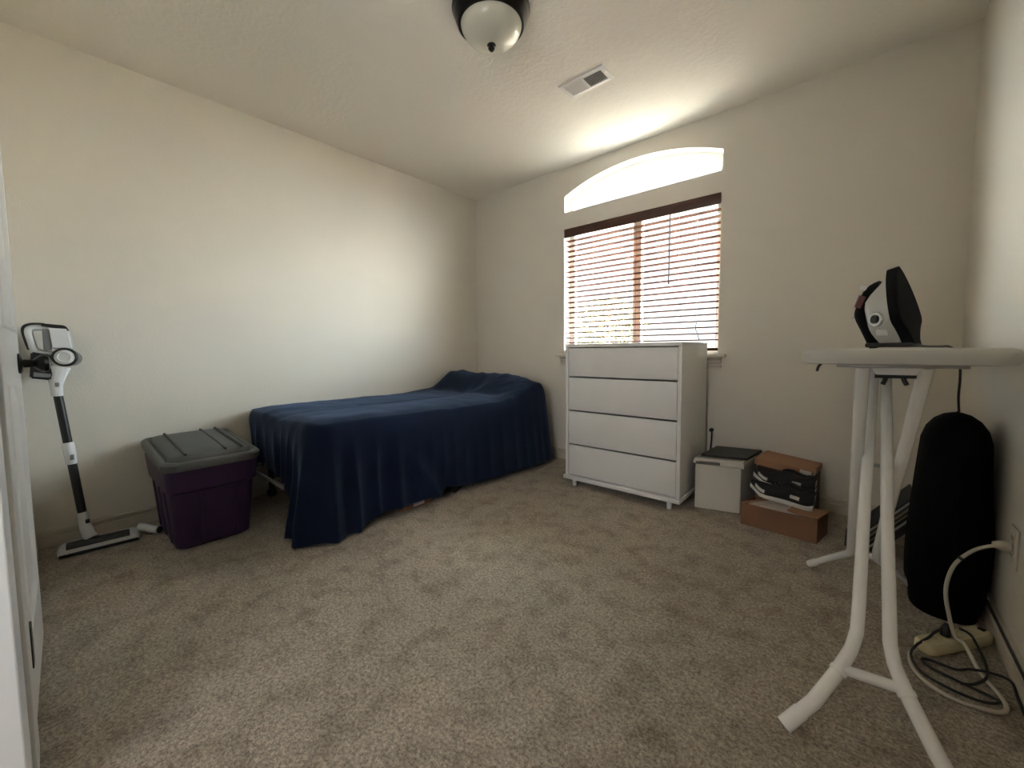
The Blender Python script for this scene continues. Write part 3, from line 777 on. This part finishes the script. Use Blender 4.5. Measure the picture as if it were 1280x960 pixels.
# ------------------------------------------------------------------ stick vacuum by the door
vc = thing('stick_vacuum', 'white and black cordless stick vacuum leaning on the left wall', 'vacuum', (-2.82, 0.12, 0))
VX = -2.885
def vt(y, z, x=VX): return Vector((x, y, z))
J, TT = Vector((-2.845, 0.088, 0.075)), vt(0.032, 0.775)
def along(z):
    t_ = (z - J.z) / (TT.z - J.z); return J.lerp(TT, t_)
b = new(); tube(b, [along(0.165), along(0.425)], 0.0165, 16); obj('lower_tube', b, M['black'], vc)
b = new(); tube(b, [along(0.515), along(0.765)], 0.0165, 16); obj('upper_tube', b, M['black'], vc)
b = new(); tube(b, [along(0.415), along(0.43), along(0.50), along(0.52)], [0.019, 0.021, 0.022, 0.020], 18)
cj = obj('tube_coupling', b, M['vac_white'], vc)
b = new(); p = along(0.45) + Vector((0.020, 0.004, 0)); xbox(b, (0.012, 0.014, 0.026), Matrix.Translation(p), 0.003); obj('release_button', b, M['vac_grey'], cj)
b = new(); tube(b, [along(0.175), along(0.11), Vector((-2.835, 0.095, 0.062)), Vector((-2.82, 0.105, 0.042))], [0.020, 0.022, 0.026, 0.028], 16)
el = obj('swivel_neck', b, M['vac_white'], vc)
b = new(); p = along(0.13) + Vector((0.020, 0.012, 0)); xbox(b, (0.010, 0.016, 0.02), Matrix.Translation(p), 0.003); obj('release_button', b, M['black'], el)
# floor head
hd_m = Matrix.Translation((-2.802, 0.132, 0.0)) @ Matrix.Rotation(R(-4), 4, 'Z')
b = new()
def hr(hx, hy, r, z, dx=0): return [hd_m @ v for v in rrect(dx, 0, hx, hy, r, z, 6)]
loft(b, [hr(0.044, 0.136, 0.020, 0.004), hr(0.050, 0.142, 0.022, 0.010), hr(0.050, 0.142, 0.022, 0.024), hr(0.043, 0.136, 0.020, 0.040, -0.002), hr(0.03, 0.125, 0.018, 0.047, -0.006)])
fh = obj('floor_head', b, M['vac_white'], vc)
b = new(); prism(b, [(0.0485, 0.0340), (0.0450, 0.0420), (0.027, 0.0492), (-0.014, 0.0492), (-0.014, 0.044), (0.02, 0.042), (0.038, 0.032)], 1, -0.112, 0.105); b.transform(hd_m)
obj('brush_window', b, M['black'], fh, smooth=False)
b = new(); tube(b, [hd_m @ Vector((0.051, -0.135, 0.010)), hd_m @ Vector((0.051, 0.135, 0.010))], 0.006, 8); obj('bumper_strip', b, M['black_matte'], fh)
# body: funnel, dust cup, motor housing, handle loop and battery
b = new(); tube(b, [vt(0.032, 0.745), vt(0.031, 0.80), vt(0.036, 0.845), vt(0.045, 0.885)], [0.020, 0.023, 0.033, 0.040], 18); fn = obj('funnel', b, M['vac_white'], vc)
b = new(); xbox(b, (0.01, 0.014, 0.02), Matrix.Translation(vt(0.034, 0.80, VX + 0.023)), 0.003); obj('release_button', b, M['vac_grey'], fn)
cup_m = Matrix.Translation((-2.90, 0.078, 0.925)) @ Vector((0.93, -0.22, 0.06)).to_track_quat('Z', 'Y').to_matrix().to_4x4()
b = new(); lathe(b, [(0, -0.05), (0.034, -0.05), (0.038, -0.045), (0.038, 0.05), (0.0, 0.05)], cup_m, 32); cup = obj('dust_cup', b, M['vac_clear'], vc)
b = new(); lathe(b, [(0.030, 0.045), (0.044, 0.045), (0.044, 0.062), (0.038, 0.066), (0.030, 0.062)], cup_m, 32); obj('cup_rim', b, M['black'], cup)
b = new(); lathe(b, [(0, 0.060), (0.032, 0.060), (0.034, 0.064), (0.022, 0.070), (0.020, 0.066), (0, 0.066)], cup_m, 32); obj('cup_cap', b, M['vac_white'], cup)
b = new()
loft(b, [[vt(y, z, x) for y, z in ((0.022, 0.965), (0.098, 0.960), (0.088, 1.062), (0.012, 1.066))] for x in (VX - 0.035, VX + 0.035)])
bmesh.ops.bevel(b, geom=b.edges[:], offset=0.010, segments=3, affect='EDGES'); mh = obj('motor_housing', b, M['vac_white'], vc)
b = new(); loft(b, [[vt(y, z, x) for y, z in ((0.000, 1.074), (0.086, 1.055), (0.078, 1.073), (0.068, 1.079), (0.0, 1.086))] for x in (VX - 0.024, VX + 0.024)]); obj('filter_cap', b, M['black'], mh)
b = new(); xbox(b, (0.06, 0.026, 0.10), Matrix.Translation(vt(0.014, 1.010)), 0.006); obj('housing_neck', b, M['vac_grey'], mh)
b = new(); tube(b, catmull([vt(0.02, 1.066), vt(-0.022, 1.066), vt(-0.040, 1.05), vt(-0.034, 1.00), vt(-0.025, 0.962), vt(0.01, 0.945), vt(0.05, 0.94)]), 0.0145, 14); hn = obj('handle', b, M['vac_white'], vc)
b = new(); tube(b, catmull([vt(0.01, 1.081), vt(-0.032, 1.080), vt(-0.054, 1.06), vt(-0.048, 1.00), vt(-0.040, 0.965)]), 0.0075, 10); obj('handle_strip', b, M['black'], hn)
b = new(); loft(b, [[vt(y, z, x) for y, z in ((-0.048, 0.835), (0.015, 0.822), (0.028, 0.845), (0.020, 0.94), (-0.038, 0.955))] for x in (VX - 0.03, VX + 0.03)])
bmesh.ops.bevel(b, geom=b.edges[:], offset=0.006, segments=2, affect='EDGES'); bt = obj('battery', b, M['black'], vc)
b = new(); loft(b, [[vt(y, z, x) for y, z in ((-0.036, 0.842), (0.012, 0.834), (0.02, 0.85), (-0.034, 0.862))] for x in (VX + 0.026, VX + 0.033)]); obj('battery_trim', b, M['vac_grey'], bt, smooth=False)
# small white hose tool lying at the end of the head
t = thing('crevice_tool', 'small white tube-shaped vacuum tool between vacuum head and purple bin', 'vacuum tool', (-2.78, 0.315, 0))
b = new(); tube(b, catmull([(-2.815, 0.272, 0.045), (-2.80, 0.30, 0.036), (-2.775, 0.322, 0.026), (-2.752, 0.345, 0.024)], 6), [0.020] * 6 + [0.019] * 6 + [0.018] * 4 + [0.020, 0.023, 0.023], 16); obj('tool_body', b, M['vac_white'], t)
b = new(); lathe(b, [(0.0, 0.0), (0.017, 0.0), (0.017, 0.004), (0.0, 0.004)], Matrix.Translation((-2.7515, 0.3455, 0.024)) @ Vector((0.023, 0.023, -0.002)).to_track_quat('Z', 'Y').to_matrix().to_4x4(), 20); obj('tool_opening', b, M['black'], t)

# ------------------------------------------------------------------ ironing board
ib = thing('ironing_board', 'white ironing board on crossed tube legs near the right wall', 'ironing board', (0.05, 1.65, 0))
BZ = 0.937
def board_outline(grow=0.0):
    cx = 0.062; pts = []
    w = 0.182 + grow; y0 = 1.235 - grow; y1 = 2.52 + grow; rc = 0.055
    right = []
    for k in range(7):
        a = R(-90 + 90 * k / 6); right.append((w - rc + rc * math.cos(a), y0 + rc + rc * math.sin(a)))
    for k in range(1, 17):
        t_ = k / 16; y = 1.75 + (y1 - 1.75) * t_
        right.append((w * (1 - t_ ** 2.6) ** 0.62 if t_ < 1 else 0.0, y))
    return [(cx + x, y) for x, y in right] + [(cx - x, y) for x, y in right[:-1]][::-1]
b = new()
rings = []
for g, z in ((-0.010, BZ - 0.036), (-0.002, BZ - 0.034), (0.0, BZ - 0.026), (0.0, BZ - 0.010), (-0.004, BZ - 0.003), (-0.012, BZ)):
    rings.append([Vector((x, y, z)) for x, y in board_outline(g)])
loft(b, rings); obj('board_cover', b, M['board_cloth'], ib)
b = new(); box(b, (-0.05, 1.30, BZ - 0.045), (0.175, 2.25, BZ - 0.0365), 0.002); obj('board_deck', b, M['grey_metal'], ib)
b = new(); prism(b, [(0.010, 0.900), (0.116, 0.900), (0.098, 0.872), (0.026, 0.872)], 1, 1.375, 1.55); obj('leg_bracket', b, M['white_paint_metal'], ib, smooth=False)
b = new(); tube(b, [(0.024, 1.392, 0.868), (0.100, 1.392, 0.869)], 0.006, 10)
for x, dx in ((0.046, -0.006), (0.076, 0.008)): tube(b, [(x, 1.392, 0.868), (x + dx * 0.4, 1.390, 0.857), (x + dx, 1.392, 0.847)], 0.005, 8)
obj('release_lever', b, M['black'], ib)
b = new(); tube(b, catmull([(-0.078, 1.26, 0.902), (-0.083, 1.255, 0.894), (-0.085, 1.25, 0.884)]), 0.003, 6); obj('cover_drawstring', b, M['black'], ib)
LR = 0.0148
# near frame: two bent tubes with a brace, feet towards the camera
nl = [(-0.112, 1.150, 0.015), (-0.062, 1.196, 0.070), (-0.019, 1.256, 0.136), (0.004, 1.292, 0.182), (0.013, 1.318, 0.218), (0.015, 1.360, 0.272), (0.018, 1.516, 0.469), (0.029, 1.845, 0.890)]
nr = [(0.196, 1.150, 0.015), (0.150, 1.200, 0.072), (0.104, 1.260, 0.141), (0.083, 1.292, 0.182), (0.075, 1.318, 0.216), (0.073, 1.360, 0.272), (0.066, 1.523, 0.479), (0.058, 1.845, 0.890)]
for pts in (nl, nr):
    b = new(); tube(b, pts, [LR + 0.0015, LR + 0.0015, LR + 0.001] + [LR * 0.98] * 5, 18); leg = obj('leg', b, M['white_paint_metal'], ib)
    p0, p1 = Vector(pts[0]), Vector(pts[1]); d_ = (p1 - p0).normalized()
    b = new(); tube(b, [p0 - d_ * 0.006, p0 + d_ * 0.05], LR + 0.0035, 18); obj('foot_cap', b, M['white_paint_metal'], leg)
    p2 = Vector(pts[2]); d_ = (Vector(pts[2]) - Vector(pts[1])).normalized()
    b = new(); tube(b, [p2 - d_ * 0.006, p2 + d_ * 0.006], LR + 0.004, 18); obj('collar_ring', b, M['white_paint_metal'], leg)
b = new(); tube(b, [(-0.014, 1.262, 0.140), (0.098, 1.266, 0.146)], 0.016, 12, flat=((0, 0.6, 0.8), 0.8)); obj('brace', b, M['white_paint_metal'], ib)
# far frame: wide at the top near the camera, feet out at the back
fl = [(-0.139, 2.110, 0.015), (-0.075, 2.05, 0.085), (-0.012, 1.975, 0.158), (-0.008, 1.955, 0.185), (-0.004, 1.701, 0.512), (0.000, 1.408, 0.895)]
fr_ = [(0.195, 2.110, 0.015), (0.135, 2.05, 0.085), (0.066, 1.975, 0.158), (0.064, 1.945, 0.196), (0.087, 1.707, 0.503), (0.118, 1.406, 0.895)]
for pts in (fl, fr_):
    b = new(); tube(b, pts, [0.0125, 0.0125, 0.0135, 0.0145, 0.0155, 0.0155], 16); leg = obj('leg', b, M['white_paint_metal'], ib)
    p0, p1 = Vector(pts[0]), Vector(pts[1]); d_ = (p1 - p0).normalized()
    b = new(); tube(b, [p0 - d_ * 0.005, p0 + d_ * 0.03], 0.0150, 16); obj('foot_cap', b, M['white_paint_metal'], leg)
b = new(); tube(b, [(-0.008, 1.970, 0.166), (0.062, 1.970, 0.166)], 0.010, 10); obj('brace', b, M['white_paint_metal'], ib)
b = new(); tube(b, [(-0.018, 1.652, 0.580), (0.106, 1.652, 0.580)], 0.005, 10); obj('pivot_rod', b, M['grey_metal'], ib)

# ------------------------------------------------------------------ clothes iron standing on its heel
ir = thing('clothes_iron', 'black and silver clothes iron standing upright on the ironing board', 'iron', (0.081, 1.745, BZ + 0.0035), R(-27))
# local: soleplate faces +x, nose up, handle towards -x ; leans back a little
lean = Matrix.Rotation(R(-13), 4, 'Y')
def il(v): return lean @ Vector(v)
def sole_half(z):
    pts = [(0.0, 0.019), (0.018, 0.021), (0.045, 0.034), (0.070, 0.054), (0.085, 0.058), (0.11, 0.056), (0.15, 0.048), (0.19, 0.035), (0.22, 0.021), (0.24, 0.008), (0.247, 0.001)]
    for (z0, w0), (z1, w1) in zip(pts[:-1], pts[1:]):
        if z <= z1: return w0 + (w1 - w0) * (z - z0) / (z1 - z0)
    return 0.001
zs = [0.0, 0.015, 0.03, 0.05, 0.07, 0.085, 0.10, 0.12, 0.14, 0.16, 0.18, 0.20, 0.22, 0.235, 0.245]
def sheet(bm, x_out, x_in, s_out, s_in, z_list):
    ring = lambda x, s: [il((x, sole_half(z) * s, z)) for z in z_list] + [il((x, -sole_half(z) * s, z)) for z in reversed(z_list)]
    loft(bm, [ring(x_in, s_in), ring(x_in + (x_out - x_in) * 0.5, (s_in + s_out) / 2 * 1.02), ring(x_out, s_out)])
X_S = 0.048
b = new(); sheet(b, X_S, X_S - 0.012, 1.0, 1.0, zs); obj('soleplate', b, M['iron_black'], ir, local=True)
b = new(); sheet(b, X_S - 0.0125, X_S - 0.030, 0.97, 0.86, zs); obj('skirt', b, M['iron_black'], ir, local=True)
# silver water tank body
def body_ring(x, s, z0, z1):
    zl = [z0 + (z1 - z0) * k / 12 for k in range(13)]
    return [il((x, sole_half(z) * s, z)) for z in zl] + [il((x, -sole_half(z) * s, z)) for z in reversed(zl)]
b = new(); loft(b, [body_ring(X_S - 0.031, 0.84, 0.006, 0.218), body_ring(X_S - 0.048, 0.78, 0.006, 0.200), body_ring(X_S - 0.075, 0.66, 0.008, 0.178), body_ring(X_S - 0.094, 0.50, 0.012, 0.160), body_ring(X_S - 0.104, 0.30, 0.020, 0.140)])
bd = obj('water_tank', b, M['iron_grey'], ir, local=True)
# dial on the camera-facing side
dm = Matrix.Translation(il((X_S - 0.068, -0.034, 0.095))) @ Vector((-0.30, -0.95, 0.0)).to_track_quat('Z', 'Y').to_matrix().to_4x4()
b = new(); lathe(b, [(0, -0.004), (0.024, -0.004), (0.024, 0.006), (0.021, 0.009), (0.015, 0.009), (0.015, 0.006), (0, 0.006)], dm, 28); dl = obj('dial', b, M['chrome'], ir, local=True)
b = new(); lathe(b, [(0, 0.006), (0.013, 0.006), (0.011, 0.012), (0, 0.013)], dm, 20); obj('dial_knob', b, M['black'], dl, local=True)
b = new(); xbox(b, (0.03, 0.012, 0.022), Matrix.Translation(il((X_S - 0.066, -0.027, 0.052))), 0.004); obj('gauge_window', b, M['vac_white'], ir, local=True)
# handle arch
hp = catmull([(X_S - 0.052, 0, 0.200), (X_S - 0.078, 0, 0.194), (X_S - 0.098, 0, 0.172), (X_S - 0.117, 0, 0.140), (X_S - 0.121, 0, 0.120), (X_S - 0.114, 0, 0.085), (X_S - 0.106, 0, 0.045), (X_S - 0.100, 0, 0.014)], 6)
b = new(); tube(b, [il(p) for p in hp], 0.0205, 14); hh = obj('handle', b, M['iron_black'], ir, local=True)
b = new(); tube(b, [il((X_S - 0.099, -0.010, 0.184)), il((X_S - 0.121, -0.010, 0.152))], 0.0155, 10); obj('handle_stripe', b, M['iron_red'], hh, local=True)
b = new(); xbox(b, (0.022, 0.022, 0.022), Matrix.Translation(il((X_S - 0.094, -0.008, 0.210))), 0.008); obj('spray_button', b, M['vac_white'], ir, local=True)
b = new(); xbox(b, (0.018, 0.018, 0.010), Matrix.Translation(il((X_S - 0.140, 0, 0.124))), 0.003); obj('thumb_lever', b, M['iron_grey'], ir, local=True)
b = new(); xbox(b, (0.118, 0.064, 0.014), Matrix.Translation((X_S - 0.062, 0, 0.007)), 0.004); obj('heel_rest', b, M['black'], ir, local=True)

# iron cord: over the board edge, down behind the black bag, along the baseboard
b = new()
tube(b, catmull([(0.115, 1.775, BZ + 0.010), (0.150, 1.86, BZ + 0.006), (0.195, 1.98, BZ + 0.005), (0.222, 2.03, BZ + 0.003), (0.247, 2.08, 0.915), (0.262, 2.14, 0.875), (0.268, 2.17, 0.82), (0.274, 2.22, 0.735), (0.300, 2.31, 0.58), (0.340, 2.34, 0.25), (0.3425, 2.32, 0.10), (0.342, 2.15, 0.0945), (0.3415, 1.9, 0.0935), (0.3415, 1.6, 0.0935), (0.3415, 1.2, 0.0935)]), 0.0038, 8)
tag(obj('iron_cord', b, M['black']), 'black cord dropping from the ironing board behind the bag and along the baseboard', 'cord')

# ------------------------------------------------------------------ black bag leaning at the right wall
b = new(); rings = []
N = 40
zz = [0.0, 0.012, 0.035, 0.08, 0.15, 0.25, 0.36, 0.46, 0.55, 0.61, 0.65, 0.68, 0.698, 0.706]
for z in zz:
    t_ = z / 0.706
    prof = 1.0 - 0.16 * (1 - sm(0, 0.10, z)) - 0.17 * sm(0.30, 0.95, t_)
    cap = math.sqrt(max(0.0, 1 - max(0, (z - 0.575) / 0.1325) ** 2.4)); prof *= max(0.10, cap)
    cx = 0.2475 + 0.012 * t_; cy_ = 2.11
    ring = []
    for k in range(N):
        a = 2 * PI * k / N; c_, s_ = math.cos(a), math.sin(a)
        ex = 0.75
        x = (abs(c_) ** ex) * (1 if c_ >= 0 else -1) * 0.1035 * prof; y = (abs(s_) ** ex) * (1 if s_ >= 0 else -1) * 0.155 * prof
        w = 0.003 * noise.noise((x * 12, y * 12, z * 7))
        ring.append(Vector((min(0.3345 if z < 0.12 else 0.3575, cx + x + w), cy_ + y + w, z)))
    rings.append(ring)
loft(b, rings)
bag = thing('bag', 'tall rounded black fabric bag leaning on the right wall', 'bag', (0.255, 2.11, 0))
obj('bag_body', b, M['black_cloth'], bag, angle=70)
b = new(); tube(b, catmull([(0.252, 1.9565, 0.10), (0.254, 1.9555, 0.25), (0.256, 1.960, 0.40), (0.258, 1.972, 0.53), (0.259, 1.995, 0.62), (0.260, 2.04, 0.685), (0.260, 2.11, 0.708)]), 0.004, 8); obj('zip_seam', b, M['black_cloth'], bag)

# thin boards leaning behind the bag
descr = ['dark thin board with pale edge leaning behind the bag, topmost of the stack', 'second dark board from the top in the stack leaning behind the bag',
         'third dark board from the top in the stack leaning behind the bag', 'bottom dark board of the stack leaning behind the bag']
for i in range(4):
    # each board lies on the one below: foot on the carpet, head to the right, about 50 degrees
    ang = R(52); th = 0.020; L_ = 0.36 - 0.03 * i
    foot = Vector((-0.020 + i * (th + 0.0035) / math.sin(ang), 2.40, 0.0))
    t = thing('leaning_board', descr[i], 'board', (foot.x, 2.52, 0), 0, 'boards leaning behind the black bag')
    mt = Matrix.Translation((foot.x + 0.0, 2.52, 0.0)) @ Matrix.Rotation(-ang, 4, 'Y')
    # local x runs up the board, local z is its normal
    def bb(sz, off): return Matrix.Translation((foot.x, 2.52 + off[1], 0.003)) @ Matrix.Rotation(-ang, 4, 'Y') @ Matrix.Translation((sz[0] / 2 + off[0], 0, off[2]))
    b = new(); xbox(b, (L_, 0.22, 0.006), bb((L_, 0, 0), (0.0, 0, th - 0.003)), 0.001); xbox(b, (L_, 0.22, 0.004), bb((L_, 0, 0), (0.004, 0, 0.003)), 0.001)
    obj('board_face', b, M['black_matte'] if i != 1 else M['olive'], t, smooth=False)
    b = new(); xbox(b, (L_ - 0.01, 0.212, th - 0.011), bb((L_ - 0.01, 0, 0), (0.006, 0, th / 2 - 0.0005))); obj('board_core', b, M['page'] if i in (0, 2) else M['cardboard_dark'], t, smooth=False)

# ------------------------------------------------------------------ outlet, power strip, cords
ol = thing('wall_outlet', 'off-white wall outlet on the right wall above the power strip', 'outlet', (XR, 1.845, 0.35))
b = new(); box(b, (XR - 0.006, 1.808, 0.288), (XR, 1.882, 0.408), 0.003); obj('cover_plate', b, M['outlet'], ol)
for z in (0.322, 0.374):
    b = new(); box(b, (XR - 0.008, 1.828, z - 0.017), (XR - 0.0055, 1.862, z + 0.017), 0.002); s = obj('socket', b, M['outlet'], ol)
    b = new(); box(b, (XR - 0.0086, 1.836, z - 0.004), (XR - 0.0076, 1.838, z + 0.008)); box(b, (XR - 0.0086, 1.851, z - 0.004), (XR - 0.0076, 1.853, z + 0.008)); obj('slots', b, M['black'], s, smooth=False)

ps = thing('power_strip', 'cream plastic power strip on the carpet in front of the black bag', 'power strip', (0.247, 1.822, 0), math.atan2(0.20, 0.155))
b = new(); loft(b, [rrect(0, 0, 0.128, 0.023, 0.021, 0.001), rrect(0, 0, 0.134, 0.028, 0.025, 0.008), rrect(0, 0, 0.134, 0.028, 0.025, 0.028), rrect(0, 0, 0.128, 0.022, 0.02, 0.037)]); obj('strip_body', b, M['cream'], ps, local=True)
for k in range(6):
    b = new(); box(b, (-0.085 + k * 0.034 - 0.012, -0.014, 0.0365), (-0.085 + k * 0.034 + 0.012, 0.014, 0.0385), 0.001); obj('socket', b, M['cream'], ps, local=True)
b = new(); box(b, (0.108, -0.008, 0.0365), (0.121, 0.008, 0.041), 0.001); obj('switch', b, M['black'], ps, local=True)

# off-white supply cord: outlet plug, down, a loop on the carpet, into the strip
b = new()
supply = catmull([(XR - 0.012, 1.845, 0.345), (0.315, 1.84, 0.340), (0.275, 1.835, 0.313), (0.238, 1.83, 0.255), (0.222, 1.81, 0.18), (0.232, 1.80, 0.10), (0.245, 1.79, 0.048), (0.262, 1.765, 0.045), (0.285, 1.70, 0.012), (0.312, 1.61, 0.008), (0.306, 1.558, 0.008), (0.27, 1.535, 0.008), (0.215, 1.528, 0.008), (0.165, 1.56, 0.008), (0.140, 1.62, 0.008), (0.142, 1.68, 0.010), (0.158, 1.709, 0.016)])
tube(b, supply, 0.0052, 10)
sc_ = thing('supply_cord', 'off-white power strip cord looping from the outlet onto the carpet', 'cord', (0.25, 1.8, 0))
obj('cord', b, M['cream_cord'], sc_)
b = new(); tube(b, [(XR - 0.0088, 1.845, 0.345), (XR - 0.030, 1.845, 0.345), (XR - 0.045, 1.845, 0.3445)], [0.015, 0.014, 0.008], 14); obj('plug', b, M['cream_cord'], sc_)
b = new(); tube(b, supply[20:22], 0.0066, 10); obj('cable_tie', b, M['black'], sc_)['label'] = 'black tie'
# black appliance cord with its plug in the strip and a loose tangle
bc = thing('black_cord', 'thin black cord tangled on the carpet in front of the power strip', 'cord', (0.22, 1.7, 0))
b = new()
tube(b, catmull([(0.226, 1.80, 0.066), (0.20, 1.775, 0.05), (0.185, 1.75, 0.0400), (0.155, 1.70, 0.03), (0.140, 1.65, 0.021), (0.155, 1.585, 0.020), (0.205, 1.551, 0.020), (0.265, 1.545, 0.020), (0.300, 1.57, 0.021), (0.285, 1.605, 0.008), (0.235, 1.625, 0.006), (0.185, 1.645, 0.006), (0.165, 1.672, 0.006), (0.185, 1.685, 0.006), (0.235, 1.68, 0.007), (0.262, 1.685, 0.018), (0.30, 1.70, 0.020), (0.34, 1.70, 0.016), (0.3415, 1.62, 0.012), (0.34, 1.4, 0.006), (0.335, 1.2, 0.006)]), 0.0036, 8)
tube(b, catmull([(0.262, 1.86, 0.045), (0.285, 1.85, 0.040), (0.300, 1.80, 0.02), (0.304, 1.74, 0.008), (0.290, 1.66, 0.023), (0.262, 1.62, 0.016), (0.235, 1.605, 0.014)]), 0.0036, 8)
obj('cord', b, M['black'], bc)
b = new(); tube(b, [(0.226, 1.800, 0.039), (0.226, 1.800, 0.060), (0.230, 1.806, 0.075)], [0.013, 0.012, 0.006], 12); obj('plug', b, M['black'], bc)

# ------------------------------------------------------------------ ceiling lamp and vent
LC = (-1.282, 1.362)
lp_ = thing('ceiling_lamp', 'round ceiling lamp with dark bronze rim and frosted glass dome', 'lamp', (LC[0], LC[1], H))
b = new(); lathe(b, [(0, H), (0.160, H), (0.168, H - 0.006), (0.170, H - 0.020), (0.164, H - 0.030), (0.161, H - 0.036), (0.158, H - 0.052), (0.152, H - 0.058), (0.149, H - 0.078), (0.143, H - 0.084), (0.133, H - 0.084), (0.133, H - 0.06), (0, H - 0.06)], Matrix.Translation((LC[0], LC[1], 0)), 64)
obj('canopy', b, M['bronze'], lp_)
prof = [(0.1325, H - 0.066)] + [(0.1325 * math.cos(R(a)), H - 0.078 - 0.085 * math.sin(R(a))) for a in range(0, 90, 6)] + [(0, H - 0.163)]
b = new(); lathe(b, prof, Matrix.Translation((LC[0], LC[1], 0)), 64); obj('glass_dome', b, M['lamp_glass'], lp_)
b = new(); lathe(b, [(0, H - 0.158), (0.018, H - 0.159), (0.020, H - 0.164), (0.014, H - 0.170), (0.015, H - 0.178), (0.009, H - 0.186), (0, H - 0.188)], Matrix.Translation((LC[0], LC[1], 0)), 20); obj('finial', b, M['bronze'], lp_)

vn = thing('ceiling_vent', 'white rectangular air vent with louvres in the ceiling', 'vent', (-1.232, 2.079, H))
VX0, VX1, VY0, VY1 = -1.372, -1.092, 2.006, 2.152
b = new()
o4 = [(VX0, VY0), (VX1, VY0), (VX1, VY1), (VX0, VY1)]
def vr(ins, z): return [Vector((x + (ins if x < -1.2 else -ins), y + (ins if y < 2.08 else -ins), z)) for x, y in o4]
loft(b, [vr(0, H - 0.0005), vr(0, H - 0.002), vr(0.004, H - 0.006), vr(0.026, H - 0.0075), vr(0.028, H - 0.002)], cap=False)
box(b, (-1.238, VY0 + 0.026, H - 0.0075), (-1.228, VY1 - 0.026, H - 0.003)); obj('frame', b, M['vent'], vn, smooth=False)
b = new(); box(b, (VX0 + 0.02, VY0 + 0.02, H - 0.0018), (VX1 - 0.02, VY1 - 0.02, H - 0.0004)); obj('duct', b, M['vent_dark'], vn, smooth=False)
for k in range(8):
    for side in (0, 1):
        y = VY0 + 0.034 + k * 0.0113
        b = new()
        x0, x1 = ((VX0 + 0.027, -1.238), (-1.228, VX1 - 0.027))[side]
        tilt = R(-10) if side == 0 else R(30)
        xbox(b, (x1 - x0, 0.0095, 0.0008), Matrix.Translation(((x0 + x1) / 2, y, H - 0.0052)) @ Matrix.Rotation(tilt, 4, 'X'))
        obj('louvre', b, M['vent'], vn, smooth=False)

# ------------------------------------------------------------------ tree in the yard
tr = thing('tree', 'pale sunlit leafy tree outside, faintly seen through the blind', 'tree', (-5.3, 10.2, -0.35))
b = new(); tube(b, catmull([(-5.3, 10.2, -0.4), (-5.25, 10.2, 0.3), (-5.35, 10.25, 1.0), (-5.3, 10.2, 1.9)]), [0.12] * 12 + [0.09] * 12 + [0.05], 10)
for a in range(7):
    an = a * 0.9; tube(b, [(-5.32, 10.22, 0.7 + 0.12 * a), (-5.32 + 0.9 * math.cos(an), 10.22 + 0.9 * math.sin(an), 1.3 + 0.13 * a)], [0.045, 0.015], 8)
obj('trunk', b, M['bark'], tr)
b = new(); rnd = random.Random(3)
for k in range(5200):
    while True:
        v = Vector((rnd.uniform(-1, 1), rnd.uniform(-1, 1), rnd.uniform(-1, 1)))
        if 0.25 < v.length < 1: break
    c_ = Vector((-5.35 + v.x * 1.15, 10.2 + v.y * 1.1, 1.25 + v.z * 1.15))
    q = Matrix.Translation(c_) @ Matrix.Rotation(rnd.uniform(0, 6.28), 4, 'Z') @ Matrix.Rotation(rnd.uniform(-1.2, 1.2), 4, 'X')
    l = rnd.uniform(0.03, 0.06)
    vs = [b.verts.new(q @ Vector(p)) for p in ((-l, 0, 0), (0, -l * 0.5, 0.006), (l, 0, 0), (0, l * 0.5, 0.006))]; b.faces.new(vs)
obj('foliage', b, M['leaf'], tr, smooth=False)['kind'] = 'stuff'
